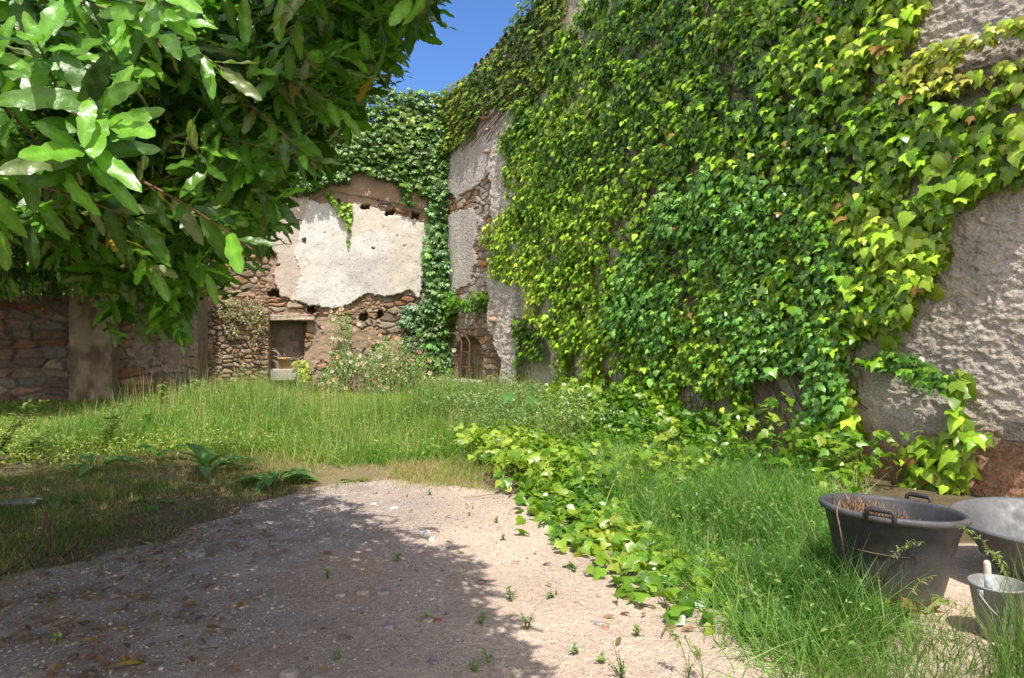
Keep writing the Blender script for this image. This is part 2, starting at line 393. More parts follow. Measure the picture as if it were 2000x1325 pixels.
# ---------------- right wall
def f_right(U, V):
    px, py = pxnoise(WR, U, V, 0); qx, qy = pxnoise(WR, U, V, 9, 4); wxx, wyy = pxnoise(WR, U, V, 3, 6)
    rough = fbm(U * 5.5, V * 11, 60, 5); r2 = fbm(U * 15, V * 20, 62, 3)
    o = .04 * (rough - .5) + .032 * (r2 - .5) + .026 * (fbm(U * 26, V * 34, 69, 2) - .5)
    c = (.90 + .32 * fbm(U * 3.5, V * .4, 68)[..., None]) * lerp([.46, .41, .35], [.59, .53, .46], fbm(U * .9, V * .9, 64)[..., None])
    c = c * (.85 + .3 * fbm(U * 9, V * 9, 65)[..., None])
    c1, c2_, ci = worley(U * .9 + .6 * fbm(U * 2, V * 2, 73), V * .8 + .6 * fbm(U * 2, V * 2, 74), 75)
    crk = (c2_ - c1 < .004 + .008 * r2) & (fbm(U * .7, V * .7, 76) > .56); o = o - crk * .008; c = np.where(crk[..., None], c * .72, c)
    # smooth render under and behind the ivy towards the far end
    smooth = sst(1900, 1500, px)
    o = (o * 1.15) * (1 - .75 * smooth)
    # reddish soil stain at the foot
    stain = sst(.85, .3, V + .5 * (fbm(U * 1.6, V * 1.6, 66) - .5)) * sst(7.5, 10, U)
    c = lerp(c, np.array([.33, .19, .115]) * (.7 + .6 * fbm(U * 8, V * 8, 67)[..., None]), (stain * .9)[..., None])
    # masonry ledge high on the right
    led = pip(px, wyy, [(1800, 150), (1850, 150), (2000, 95), (2600, -95), (2600, -40), (2000, 140), (1900, 185), (1800, 200)])
    o = o + led * (.14 + .12 * (r2 - .5)); c = np.where(led[..., None], lerp([.30, .25, .20], [.40, .34, .28], r2[..., None]), c)
    # far end: flaking render over rubble
    far = px < 1016
    so, scl = stones(U, V, .26, .15, 70)
    gp = lerp([.44, .40, .365], [.62, .58, .54], fbm(U * 1.3, V * .7, 71)[..., None]) * (.8 + .4 * fbm(U * 14, V * 3, 72)[..., None])
    plast = pip(qx, qy, [(860, 360), (895, 385), (955, 345), (975, 300), (985, 180), (860, 180)]) | pip(qx, qy, [(860, 430), (925, 400), (942, 430), (930, 480), (925, 555), (895, 560), (868, 575)])
    pil = (wxx > 958) & (wyy > -200) & ~pip(qx, qy, [(930, 360), (962, 340), (968, 450), (960, 560), (955, 640), (985, 700), (985, 790), (935, 790), (930, 640)])
    cc = np.where(plast[..., None], gp, scl * 1.12); oo = np.where(plast, .05 + .012 * (r2 - .5), so)
    upper = (wyy < 640) & ~plast
    cc = np.where((upper & (fbm(U * 3, V * 2, 77) > .47))[..., None], lerp([.42, .35, .29], [.5, .44, .38], r2[..., None]), cc)
    cc = np.where(pil[..., None], lerp([.52, .46, .41], [.64, .58, .52], rough[..., None]) * (.85 + .3 * r2[..., None]), cc)
    oo = np.where(pil, .10 + .05 * (rough - .5) + .03 * (r2 - .5), oo)
    nich = pip(px, py, [(888, 775), (888, 690), (893, 668), (905, 656), (920, 655), (933, 662), (942, 680), (943, 775)])
    ly = np.floor(V / .09); br = .8 + .4 * hsh(ly, np.floor(U / .3 + ly * .37), 5)
    cc = np.where(nich[..., None], np.array([.27, .20, .14]) * br[..., None] * (.75 + .5 * r2[..., None]), cc); oo = np.where(nich, -.42 + .04 * br, oo)
    o = np.where(far, oo, o); c = np.where(far[..., None], cc, c)
    # shallow blocked window beyond the pilaster
    rec = pip(px, py, [(1016, 622), (1046, 620), (1074, 690), (1074, 790), (1016, 790)])
    o = np.where(rec, -.16 + .01 * (r2 - .5), o); c = np.where(rec[..., None], np.array([.56, .50, .43]) * (.9 + .2 * r2[..., None]), c)
    return o, c
rt = thing('plaster_wall', 'tall roughcast plaster wall covered in climbing vines at right', 'wall', tuple(WR.O))
topR = lambda u: 7.45 + .16 * u + .1 * (fbm(u * 2, u * 0 + 4, 80) - .5)
put(hfield(WR, 0, 16.5, -.3, topR, .0145, f_right, .6, np.concatenate([np.arange(0, 4, .022), np.arange(4, 9, .04), np.arange(9, 13.5, .0135), np.arange(13.5, 16.5, .05)])), 'wall_face', M_rough, rt)
mb = MB()
u_ = 0.0
while u_ < 10:                                          # eaves tiles
    v = float(topR(np.array([u_]))[0]); a = np.linspace(0, np.pi, 7)
    L = np.array([-.5, .14]) + R.uniform(-.04, .04)
    P = np.stack([np.stack([WR.P(u_ + .1 * np.cos(t), v + .09 * np.sin(t) + .06 + (.12 if k == 0 else 0), L[k]) for t in a]) for k in (0, 1)])
    mb.grid(P, np.array([.30, .17, .10]) * R.uniform(.7, 1.3)); mb.grid(P + np.array([0, 0, .018]), np.array([.30, .17, .10]) * R.uniform(.7, 1.3)); u_ += .215
put(mb, 'eaves_tiles', M_clay, rt)
mb = MB(); a_, b_ = WR.uv(1013, 632), WR.uv(1052, 637)
P = WR.P((a_[0] + b_[0]) / 2, (a_[1] + b_[1]) / 2, .03); mb.box(P, 1.0, .14, .17, [.26, .20, .15], math.atan2(-.845, .534), .01, .012); put(mb, 'wooden_beam', M_wood, rt, False)
mb = MB(); P = WR.pt(2004, 838, .09); mb.box(P, .22, .26, .22, [.13, .115, .10], math.atan2(-.845, .534), .012, .02); put(mb, 'stone_bracket', M_stone, rt, False)
mb = MB(); P = WR.pt(925, 783, .12); mb.box((P[0], P[1], .30), 1.05, .42, .68, [.52, .48, .43], math.atan2(-.845, .534), .012, .03); put(mb, 'doorstep', M_wall, rt, False)
for px_, py_, s_ in ((955, 232, .06), (962, 298, .07), (992, 268, .09), (975, 625, .10), (962, 255, .045)):
    mb = MB(); P = WR.pt(px_, py_, .13); mb.scatter(ICO2, np.eye(3)[None], P[None], np.array([[.42, .28, .19]]), np.array([[s_ * 1.4, s_, s_ * .8]])); put(mb, 'jutting_stone', M_stone, rt)

# ---------------- back wall
def f_back(U, V):
    px, py = pxnoise(WB, U, V, 0); qx, qy = pxnoise(WB, U, V, 8, 3.2); q2, q3 = pxnoise(WB, U, V, 4, 13, 95); qx = qx + q2 - px; qy = qy + q3 - py; wxx, wyy = pxnoise(WB, U, V, 14, 1.6)
    so, sc_ = stones(U, V, .34, .17, 110, depth=.09); s2, c2 = stones(U, V, .13, .09, 130, depth=.05)
    pick = (fbm(U * 1.5, V * 1.5, 112) > .52)
    o = np.where(pick, s2, so); c = np.where(pick[..., None], c2, sc_)
    earth = fbm(U * 2, V * 2.4, 113) > .53                # lumps of old mortar over the stones
    o = np.where(earth, .0 + .07 * (fbm(U * 5, V * 6, 115) - .5), o)
    c = np.where(earth[..., None], lerp([.30, .215, .15], [.42, .315, .235], fbm(U * 6, V * 6, 114)[..., None]), c)
    f = fbm(U * 8, V * 8, 116)
    band = pip(px, wyy * .25 + py * .75, [(600, 400), (640, 372), (720, 388), (840, 412), (900, 425), (900, 330), (640, 320), (560, 330)])
    o = np.where(band, .07 + .03 * (f - .5), o); c = np.where(band[..., None], lerp([.36, .235, .165], [.42, .30, .225], f[..., None]), c)
    plas = pip(qx, qy, [(548, 378), (600, 385), (640, 400), (700, 402), (760, 410), (785, 425), (835, 440), (845, 520), (820, 560), (818, 590), (795, 560), (770, 575), (755, 578), (715, 575), (690, 590), (650, 602), (600, 600), (565, 585), (540, 580), (540, 500), (525, 480), (545, 430)])
    spots = (fbm(U * 5, V * 6, 118) > .83) & (py < 520)
    tan = pip(qx, qy, [(530, 470), (570, 480), (590, 540), (570, 590), (530, 590)]) | pip(qx, qy, [(545, 370), (600, 380), (595, 440), (575, 490), (540, 470)])
    tint = fbm(U * 1.1, V * 1.3, 119)[..., None]
    pc = lerp([.53, .51, .485], [.65, .635, .615], sst(.3, .6, tint)) * (.92 + .16 * f[..., None])
    warm = sst(.5, .72, fbm(U * .9 + 4, V * .9, 121))[..., None]; pc = lerp(pc, [.66, .54, .38], warm * .35)
    scr = (fbm(U * 16, V * 24, 122) > .70)[..., None]; pc = np.where(scr, pc * [.72, .66, .6], pc)
    pc = np.where(tan[..., None], lerp([.46, .37, .31], [.60, .53, .47], f[..., None]), pc)
    ins = plas & ~spots
    o = np.where(ins, .095 + .012 * (f - .5) + .03 * (fbm(U * 1.5, V * 1.5, 123) - .5) - tan * .02, o); c = np.where(ins[..., None], pc, c)
    for hx, hy, hw, hh in ((660, 397, 7, 5), (712, 406, 7, 6), (765, 414, 8, 6), (812, 422, 8, 7), (605, 608, 9, 7), (708, 618, 8, 8), (745, 617, 6, 8), (535, 575, 9, 6)):
        h_ = (np.abs(qx - hx) < hw) & (np.abs(qy - hy) < hh); o = np.where(h_, -.28, o); c = np.where(h_[..., None], [.12, .08, .05], c)
    win = pip(px + 2 * (f - .5), py, [(519, 616), (598, 628), (594, 690), (592, 745), (516, 745)])
    ly = np.floor(V / .13 + .25 * fbm(U * 2, V, 124)); br = .65 + .6 * hsh(ly, np.floor(U / .37 + ly * .4), 6)
    o = np.where(win, -.36 + .03 * br, o); c = np.where(win[..., None], np.array([.25, .20, .16]) * br[..., None] * (.8 + .4 * f[..., None]), c)
    return o, c
bk = thing('ruined_wall', 'ruined stone back wall with large patch of flaking white plaster', 'wall', tuple(WB.O))
topB = lambda u: 7.2 + .25 * np.sin(u * 2.1) - .12 * u + .3 * fbm(u * 3, u * 0 + 2, 140)
put(hfield(WB, 0, 6.0, -.3, topB, .02, f_back, .7), 'wall_face', M_wall, bk)
mb = MB(); a_ = WB.pt(527, 612, .02); b_ = WB.pt(612, 626, .02)
d_ = b_ - a_; ang = math.atan2(d_[1], d_[0]); mid_ = (a_ + b_) / 2
mb.box((mid_[0], mid_[1], mid_[2] - .02), np.linalg.norm(d_[:2]) + .05, .34, .12, [.44, .37, .30], ang, .018, .01); put(mb, 'wooden_lintel', M_wood, bk, False)

# ---------------- low rubble wall
a_ = np.array([-7.35, 14.9]); b_ = np.array([-5.62, 15.35])
WL = Wall(a_, b_ - a_, (.25, -1)); LL = float(np.linalg.norm(b_ - a_))
def f_rub(U, V):
    o, c = stones(U, V, .2, .105, 150, depth=.11, warp=.45); s2, c2 = stones(U, V, .1, .06, 151, depth=.07)
    p = fbm(U * 2, V * 2, 152) > .55
    return np.where(p, s2, o), np.where(p[..., None], c2, c) * 1.15
rb = hfield(WL, 0, LL, -.3, lambda u: 2.2 + .14 * fbm(u * 4, u * 0, 153), .018, f_rub, .55).build('rubble_wall', M_stone)
tag(rb, 'low sunlit rubble stone wall left of the niche with plants on top', 'wall')

# ---------------- shaded stone wall at left
WS = Wall((-6.75, 14.3), (-1, -.02), (0.02, -1))
def f_sh(U, V):
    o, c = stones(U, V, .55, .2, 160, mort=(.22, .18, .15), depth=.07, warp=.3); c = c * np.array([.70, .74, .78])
    e = fbm(U * 1.2, V * 1.5, 161) + .25 * (fbm(U * 7, V * 7, 163) - .5) > .67
    c = np.where(e[..., None], np.array([.25, .20, .165]) * (.8 + .4 * fbm(U * 9, V * 9, 162)[..., None]), c); o = np.where(e, .01 + .05 * (fbm(U * 6, V * 8, 164) - .5), o)
    return o, c
sh = thing('stone_wall', 'shaded stone wall at left beneath the hanging laurel branches', 'wall', tuple(WS.O))
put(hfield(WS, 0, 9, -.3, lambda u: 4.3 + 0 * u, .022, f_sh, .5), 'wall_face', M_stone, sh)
def f_but(U, V):
    r = fbm(U * 6, V * 4, 165); return .12 * (r - .5) + .03 * sst(.9, 0, V), lerp([.15, .115, .08], [.32, .27, .195], sst(.25, .7, fbm(U * 5, V * 3.2, 166))[..., None]) * (.8 + .4 * r[..., None])
WBu = Wall((WS.pt(232, 700)[0], 14.02), (-1, 0), (0, -1))
put(hfield(WBu, 0, .9, -.3, lambda u: 3.7 + 0 * u, .03, f_but, .3), 'buttress', M_wall, sh)

# lean-to roof over the shaded wall (its eaves cut the sun off that wall)
lr = thing('lean_to_roof', 'dark lean-to tiled roof behind the laurel leaves above the shaded wall', 'roof', (-6.9, 14.0, 3.3))
mb = MB(); x = -6.6
while x > -15.5:
    a = np.linspace(0, np.pi, 6)
    P = np.stack([np.stack([np.array([x + .1 * math.cos(t), yy, zz + .07 * math.sin(t)]) for t in a]) for yy, zz in ((10.5, 2.58), (14.35, 3.92))])
    mb.grid(P, np.array([.11, .085, .06]) * R.uniform(.7, 1.25)); x -= .21
put(mb, 'roof_tiles', M_clay, lr)
mb = MB()
P = np.array([[[-6.5, 10.55, 2.55], [-6.5, 14.28, 3.86]], [[-15.5, 10.55, 2.55], [-15.5, 14.28, 3.86]]]); mb.grid(P, [.12, .085, .055]); mb.grid(P + np.array([0, 0, .03]), [.12, .085, .055]); put(mb, 'roof_boards', M_wood, lr)
for k in range(10):
    mb = MB(); xx = -6.6 - k * .85; mb.tube([(xx, 10.53, 2.47), (xx, 14.25, 3.76)], .055, [.13, .09, .06], 4); put(mb, 'rafter', M_wood, lr, False)

# ================================================================= VINES
def foliage_on(W, polys, n, size, thick, cols, tpl=IVY, seed=1, gap=.0, gapf=1.3, tilt=(8, 60), side=.35, base=.03, warp=8, quint=False, top=None, colfreq=1.0, colbias=0.0, yb=None, crest=.15, szx=False):
    """leaves sampled evenly over wall W inside photo polygons"""
    us, vs = [], []
    allp = np.array([W.uv(*q) for pl in polys for q in pl]); lo = allp.min(0) - .1; hi = allp.max(0) + .1
    lo[0] = max(lo[0], -.3)
    tot = 0
    while tot < n:
        q = R.uniform(lo, hi, (n * 2, 2)); P = W.P(q[:, 0], q[:, 1]); px, py = proj(P)
        px = px + warp * 2 * (fbm(q[:, 0] * 2.2, q[:, 1] * 2.2, seed + 1) - .5); py = py + warp * 2 * (fbm(q[:, 0] * 2.2, q[:, 1] * 2.2, seed + 2) - .5)
        m = np.zeros(len(q), bool)
        for pl in polys: m |= pip(px, py, pl)
        g = fbm(q[:, 0] * gapf, q[:, 1] * gapf * .8, seed + 3)
        m &= R.uniform(size=len(q)) < sst(gap - .06, gap + .12, g)
        q = q[m]; us.append(q); tot += len(q)
        if len(q) == 0: break
    q = np.concatenate(us)[:n]; u, v = q.T
    clump = fbm(u * 1.1, v * 1.1, seed + 4); N = len(u)
    off = base + thick * R.uniform(0, 1, N) ** 1.3 * (.35 + 1.1 * clump)
    T = W.P(u, v, off)
    a = np.radians(R.uniform(tilt[0], tilt[1], N)); up = np.array([0, 0, 1.])
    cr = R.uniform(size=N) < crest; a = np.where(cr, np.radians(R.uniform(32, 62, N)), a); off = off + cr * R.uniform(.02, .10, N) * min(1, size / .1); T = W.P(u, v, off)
    lat = W.d[None] * (R.normal(0, side, N))[:, None]
    yd = -up * np.cos(a)[:, None] + W.n * np.sin(a)[:, None] + lat
    zh = W.n * np.cos(a)[:, None] + up * np.sin(a)[:, None] + W.d[None] * R.normal(0, .25, N)[:, None]
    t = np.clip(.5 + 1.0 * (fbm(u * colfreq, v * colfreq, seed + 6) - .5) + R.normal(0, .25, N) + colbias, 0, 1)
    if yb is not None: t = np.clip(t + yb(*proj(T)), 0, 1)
    cols = np.array(cols); k = t * (len(cols) - 1); i = np.minimum(k.astype(int), len(cols) - 2); fr = (k - i)[:, None]
    c = (cols[i] * (1 - fr) + cols[i + 1] * fr) * R.uniform(.8, 1.2, (N, 1)) * np.where(cr, 1.75, .94)[:, None]  # crest leaves have sunlit highlights painted into their colour
    sz = size * np.clip(np.exp(R.normal(-.08, .32, N)), .4, 1.7) * (1 + .5 * sst(1300, 1850, proj(T)[0]) if szx else 1)
    mb = MB()
    if quint:
        Mx = frames(yd, zh)
        for ang in (-1.3, -.65, 0, .65, 1.3):
            ca, sa = math.cos(ang), math.sin(ang); Rz = np.array([[ca, -sa, 0], [sa, ca, 0], [0, 0, 1]])
            mb.scatter(LEAFLET, Mx @ Rz, T, c, sz * (1 - .18 * abs(ang)))
    else:
        c = np.where(R.uniform(size=(N, 1)) < .008, [.34, .19, .06], c)
        if tpl is IVY:
            wt = R.integers(0, 4, N); Mx = frames(yd, zh); wv = R.uniform(.8, 1.15, N)
            for b in range(4):
                m = wt == b; mb.scatter(IVYS[b], Mx[m], T[m], c[m], np.stack([sz[m] * wv[m], sz[m], sz[m]], 1))
        else: mb.scatter(tpl, frames(yd, zh), T, c, sz)
    return mb, (u, v, off)
def stems_on(W, starts, col, seed, r=.008, wander=.25, off=.05):
    mb = MB()
    for (px0, py0, px1, py1) in starts:
        a = np.array(W.uv(px0, py0)); b = np.array(W.uv(px1, py1)); n = max(6, int(np.linalg.norm(b - a) / .12)); t = np.linspace(0, 1, n)
        u = a[0] + (b[0] - a[0]) * t + wander * (fbm(t * 5 + px0, t * 0 + seed, seed) - .5) + .06 * (fbm(t * 18 + px0, t * 0, seed + 3) - .5)
        v = a[1] + (b[1] - a[1]) * t + wander * .4 * (fbm(t * 5 + px0 * 2, t * 0 + seed, seed + 1) - .5)
        mb.tube(W.P(u, v, off + .04 * fbm(t * 6, t * 0 + px0, seed + 2)), np.linspace(r, r * .4, n), np.array(col) * R.uniform(.7, 1.3), 5)
    return mb
YG = [.36, .45, .05]; LG = [.22, .35, .02]; MG = [.12, .24, .008]; DG = [.058, .138, .007]; BG = [.075, .19, .025]
MAIN = [(1175, -60), (1150, 20), (1112, 70), (1070, 130), (1045, 190), (1010, 215), (1012, 248), (984, 262), (984, 290), (1003, 315), (986, 345), (1012, 400), (985, 420), (950, 462), (966, 490), (972, 540), (1022, 558), (1048, 585), (1035, 612), (1075, 655), (1098, 690), (1100, 765), (1118, 785), (1124, 690), (1145, 680), (1170, 790), (1190, 785), (1180, 690), (1225, 730), (1225, 810), (1330, 810), (1335, 760), (1370, 745), (1400, 800), (1490, 810), (1470, 730), (1540, 690), (1592, 740), (1585, 800), (1600, 860), (1690, 850), (1670, 760), (1640, 700), (1690, 660), (1770, 670), (1785, 625), (1830, 545), (1868, 460), (1905, 385), (1990, 345), (2080, 320), (2120, 180), (2000, 150), (1920, 215), (1860, 200), (1790, 175), (1770, 120), (1800, 60), (1840, -60)]
mv = thing('climbing_vine', 'huge bright green climbing vine covering most of the plaster wall', 'vine', tuple(WR.P(6, 0, .1)))
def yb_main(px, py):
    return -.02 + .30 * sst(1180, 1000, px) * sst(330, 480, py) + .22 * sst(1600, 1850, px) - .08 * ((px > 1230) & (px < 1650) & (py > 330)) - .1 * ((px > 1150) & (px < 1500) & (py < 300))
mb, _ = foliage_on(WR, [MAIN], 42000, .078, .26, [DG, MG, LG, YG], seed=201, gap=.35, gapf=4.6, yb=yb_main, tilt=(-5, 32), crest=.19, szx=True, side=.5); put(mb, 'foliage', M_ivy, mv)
st = [(R.uniform(1090, 1700), R.uniform(740, 850), R.uniform(1050, 1750), R.uniform(-20, 400)) for _ in range(100)] + [(R.uniform(1200, 1750), R.uniform(200, 600), R.uniform(1100, 1850), R.uniform(-40, 250)) for _ in range(60)]
put(stems_on(WR, st, [.16, .10, .075], 211, .009), 'stem', M_bark, mv)
# ivy of smaller blue-green leaves growing through it
iv = thing('ivy_plant', 'darker blue-green small-leaved ivy growing through the middle of the bright vine', 'ivy', tuple(WR.P(8, 0, .1)))
mb, _ = foliage_on(WR, [[(1290, 440), (1330, 350), (1420, 330), (1560, 370), (1650, 440), (1690, 560), (1660, 660), (1690, 760), (1650, 840), (1590, 820), (1600, 720), (1500, 740), (1400, 760), (1280, 740), (1200, 640), (1230, 520)]], 4200, .078, .30, [BG, [.10, .24, .04], [.14, .29, .05], [.23, .38, .08]], seed=231, crest=.3, gap=.44, gapf=1.8, base=.08, side=.7); put(mb, 'foliage', M_ivy, iv)
put(stems_on(WR, [(R.uniform(1300, 1680), R.uniform(600, 800), R.uniform(1280, 1680), R.uniform(360, 560)) for _ in range(22)], [.20, .24, .09], 233, .007, .6, .16), 'stem', M_bark, iv)
# spray along the ledge
sp = thing('vine_spray', 'yellow-green vine shoots trailing along the stone ledge at upper right', 'vine', tuple(WR.pt(1850, 150, .2)))
mb, _ = foliage_on(WR, [[(1740, 175), (1790, 130), (1860, 90), (1990, 50), (2080, 25), (2080, 45), (1990, 75), (1900, 110), (1850, 140), (1800, 165)], [(1790, 175), (1840, 130), (1900, 125), (1860, 160), (1990, 130), (2080, 90), (2080, 120), (1960, 160), (1850, 190)]], 420, .085, .12, [MG, LG, YG, [.36, .33, .06]], seed=241, base=.16, colbias=.15); put(mb, 'foliage', M_ivy, sp)
put(stems_on(WR, [(1740, 175, 2060, 30), (1760, 170, 1960, 70), (1800, 170, 2080, 110)], [.22, .16, .08], 243, .008, .15, .17), 'stem', M_bark, sp)
# green spray on bare wall lower right
sp = thing('ivy_spray', 'small dark ivy spray reaching across the bare wall above the black tub', 'ivy', tuple(WR.pt(1800, 710, .2)))
mb, _ = foliage_on(WR, [[(1690, 700), (1740, 680), (1800, 690), (1850, 720), (1905, 745), (1860, 760), (1800, 740), (1760, 720)]], 230, .085, .12, [DG, BG, MG, LG], seed=251, base=.12, side=.8); put(mb, 'foliage', M_ivy, sp)
put(stems_on(WR, [(1690, 715, 1870, 740), (1720, 700, 1900, 742), (1700, 700, 1860, 690)], [.12, .12, .05], 253, .007, .2, .14), 'stem', M_bark, sp)
yi = thing('young_ivy', 'young ivy shoot with big glossy leaves climbing the wall foot behind the tubs', 'ivy', tuple(WR.pt(1860, 950, .1)))
mb, _ = foliage_on(WR, [[(1850, 960), (1862, 850), (1872, 780), (1880, 720), (1890, 720), (1888, 800), (1890, 850), (1905, 930), (1895, 960)], [(1775, 870), (1830, 845), (1860, 860), (1905, 930), (1860, 960), (1790, 950)], [(1890, 850), (1940, 838), (1940, 846), (1895, 866)]], 190, .14, .16, [MG, LG, LG, YG], tpl=IVY, seed=261, base=.08, side=.6); m2, _ = foliage_on(WR, [[(1852, 900), (1866, 800), (1878, 715), (1892, 715), (1890, 800), (1888, 900)]], 60, .085, .08, [MG, LG, LG, [.30, .24, .06]], seed=265, base=.08, side=.6, warp=2); mb.v += m2.v; mb.c += m2.c; mb.l += [a + mb.n for a in m2.l]; mb.t += m2.t; mb.n += m2.n; put(mb, 'foliage', M_ivy, yi)
put(stems_on(WR, [(1850, 975, 1884, 715), (1840, 960, 1800, 860), (1880, 870, 1945, 842)], [.20, .13, .07], 263, .01, .1, .08), 'stem', M_bark, yi)
# vine in the blocked window
rv = thing('hanging_vine', 'dark vine strand hanging in front of the blocked window beside the pilaster', 'vine', tuple(WR.pt(1030, 640, .1)))
mb, _ = foliage_on(WR, [[(1008, 612), (1050, 628), (1070, 690), (1068, 708), (1040, 692), (1020, 705), (1016, 660)], [(1012, 690), (1022, 700), (1030, 770), (1040, 790), (1022, 780)]], 300, .10, .14, [DG, DG, MG, LG], seed=271); put(mb, 'foliage', M_ivy, rv)
put(stems_on(WR, [(1012, 620, 1028, 780), (1030, 630, 1060, 700)], [.14, .1, .06], 273), 'stem', M_bark, rv)
# roof-line creeper
rc = thing('roof_creeper', 'olive creeper sprawling over the tiled eaves against the sky', 'vine', tuple(WR.pt(980, 200, .2)))
mb, _ = foliage_on(WR, [[(862, 235), (862, 190), (900, 165), (955, 125), (1000, 75), (1030, 25), (1045, -40), (1110, -40), (1112, 60), (1085, 130), (1055, 200), (1010, 215), (970, 215), (940, 240), (930, 270), (880, 300), (872, 420), (868, 440)]], 3600, .085, .22, [[.05, .11, .012], [.11, .20, .018], [.20, .29, .03], [.30, .32, .05]], quint=True, seed=281, base=.06, side=.9, warp=5); put(mb, 'foliage', M_ivy, rc)
put(stems_on(WR, [(R.uniform(865, 960), R.uniform(220, 300), R.uniform(1040, 1100), R.uniform(60, 170)) for _ in range(14)], [.18, .11, .07], 283, .012, .1, .12), 'stem', M_bark, rc)
# back-wall top creeper and hanging column
tc_ = thing('wall_top_creeper', 'dense dark creeper hanging over the top of the white plastered wall', 'vine', tuple(WB.pt(760, 300, .2)))
mb, _ = foliage_on(WB, [[(560, 240), (690, 190), (760, 178), (830, 186), (880, 190), (900, 260), (870, 340), (850, 360), (825, 385), (800, 360), (802, 405), (785, 400), (778, 365), (735, 345), (700, 335), (675, 360), (640, 365), (600, 380), (560, 380)]], 4600, .095, .36, [DG, [.05, .14, .018], [.10, .21, .022], [.19, .28, .035]], quint=True, seed=291, base=.08, side=.9, warp=6); put(mb, 'foliage', M_ivy, tc_)
mb, _ = foliage_on(WB, [[(655, 395), (688, 398), (686, 425), (682, 440), (681, 480), (679, 480), (678, 440), (662, 420)], [(640, 365), (655, 395), (660, 410), (640, 390)]], 260, .07, .2, [MG, MG, LG, LG], quint=True, seed=295, warp=1); put(mb, 'hanging_tuft', M_ivy, tc_)
put(stems_on(WB, [(R.uniform(680, 860), R.uniform(200, 280), R.uniform(680, 860), R.uniform(300, 380)) for _ in range(20)], [.15, .1, .07], 297, .012, .4, .15), 'stem', M_bark, tc_)
cc = thing('corner_creeper', 'tall dark green creeper column climbing the corner beside the white plaster', 'vine', tuple(WB.pt(850, 770, .2)))
mb, _ = foliage_on(WB, [[(832, 360), (866, 355), (866, 470), (872, 560), (882, 640), (885, 720), (880, 790), (860, 790), (842, 760), (835, 700), (812, 690), (815, 620), (830, 560), (825, 500), (830, 430)]], 2300, .11, .5, [DG, [.06, .16, .03], [.11, .26, .06], [.17, .33, .07]], quint=True, seed=301, warp=5, base=.1, side=.6); put(mb, 'foliage', M_ivy, cc)
put(stems_on(WB, [(R.uniform(845, 878), 785, R.uniform(830, 862), R.uniform(360, 600)) for _ in range(9)], [.17, .12, .08], 303, .018, .3, .15), 'stem', M_bark, cc)
nc = thing('arch_creeper', 'small creeper tuft drooping just above the arched doorway', 'vine', tuple(WR.pt(920, 590, .1)))
mb, _ = foliage_on(WR, [[(878, 580), (895, 568), (915, 585), (930, 578), (955, 565), (966, 580), (950, 600), (935, 608), (925, 598), (900, 600), (885, 640), (878, 640)]], 420, .095, .3, [DG, MG, BG, LG], quint=True, seed=311, warp=3); put(mb, 'foliage', M_ivy, nc)
put(stems_on(WR, [(880, 640, 900, 575), (880, 610, 962, 575)], [.15, .11, .07], 313), 'stem', M_bark, nc)
wb_ = thing('wall_shrub', 'grey-green shrub sprouting from the stones left of the corner creeper', 'shrub', tuple(WB.pt(795, 620, .1)))
mb, _ = foliage_on(WB, [[(775, 640), (780, 605), (800, 592), (820, 600), (820, 650), (800, 640)], [(785, 655), (815, 650), (818, 680), (800, 685)]], 240, .10, .3, [[.06, .13, .05], [.09, .17, .07]], quint=True, seed=321, warp=3); put(mb, 'foliage', M_ivy, wb_)
put(stems_on(WB, [(815, 680, 795, 600), (818, 650, 780, 620)], [.15, .12, .08], 323), 'stem', M_bark, wb_)
cp = thing('wall_top_plant', 'olive trailing plant with pinkish stems on top of the low rubble wall', 'plant', tuple(WL.pt(465, 600, .1)))
mb, _ = foliage_on(WL, [[(425, 600), (440, 585), (500, 583), (520, 600), (522, 640), (508, 650), (500, 690), (490, 640), (470, 625), (430, 618)], [(440, 640), (460, 632), (470, 650), (450, 655)]], 650, .06, .3, [[.08, .13, .03], [.15, .19, .05], [.22, .22, .07], [.30, .22, .13]], quint=False, tpl=LEAFLET, seed=331, warp=3, side=1.0); put(mb, 'foliage', M_ivy, cp)
put(stems_on(WL, [(R.uniform(440, 515), R.uniform(590, 610), R.uniform(440, 530), R.uniform(620, 680)) for _ in range(16)], [.26, .17, .11], 333, .006, .3, .15), 'stem', M_bark, cp)

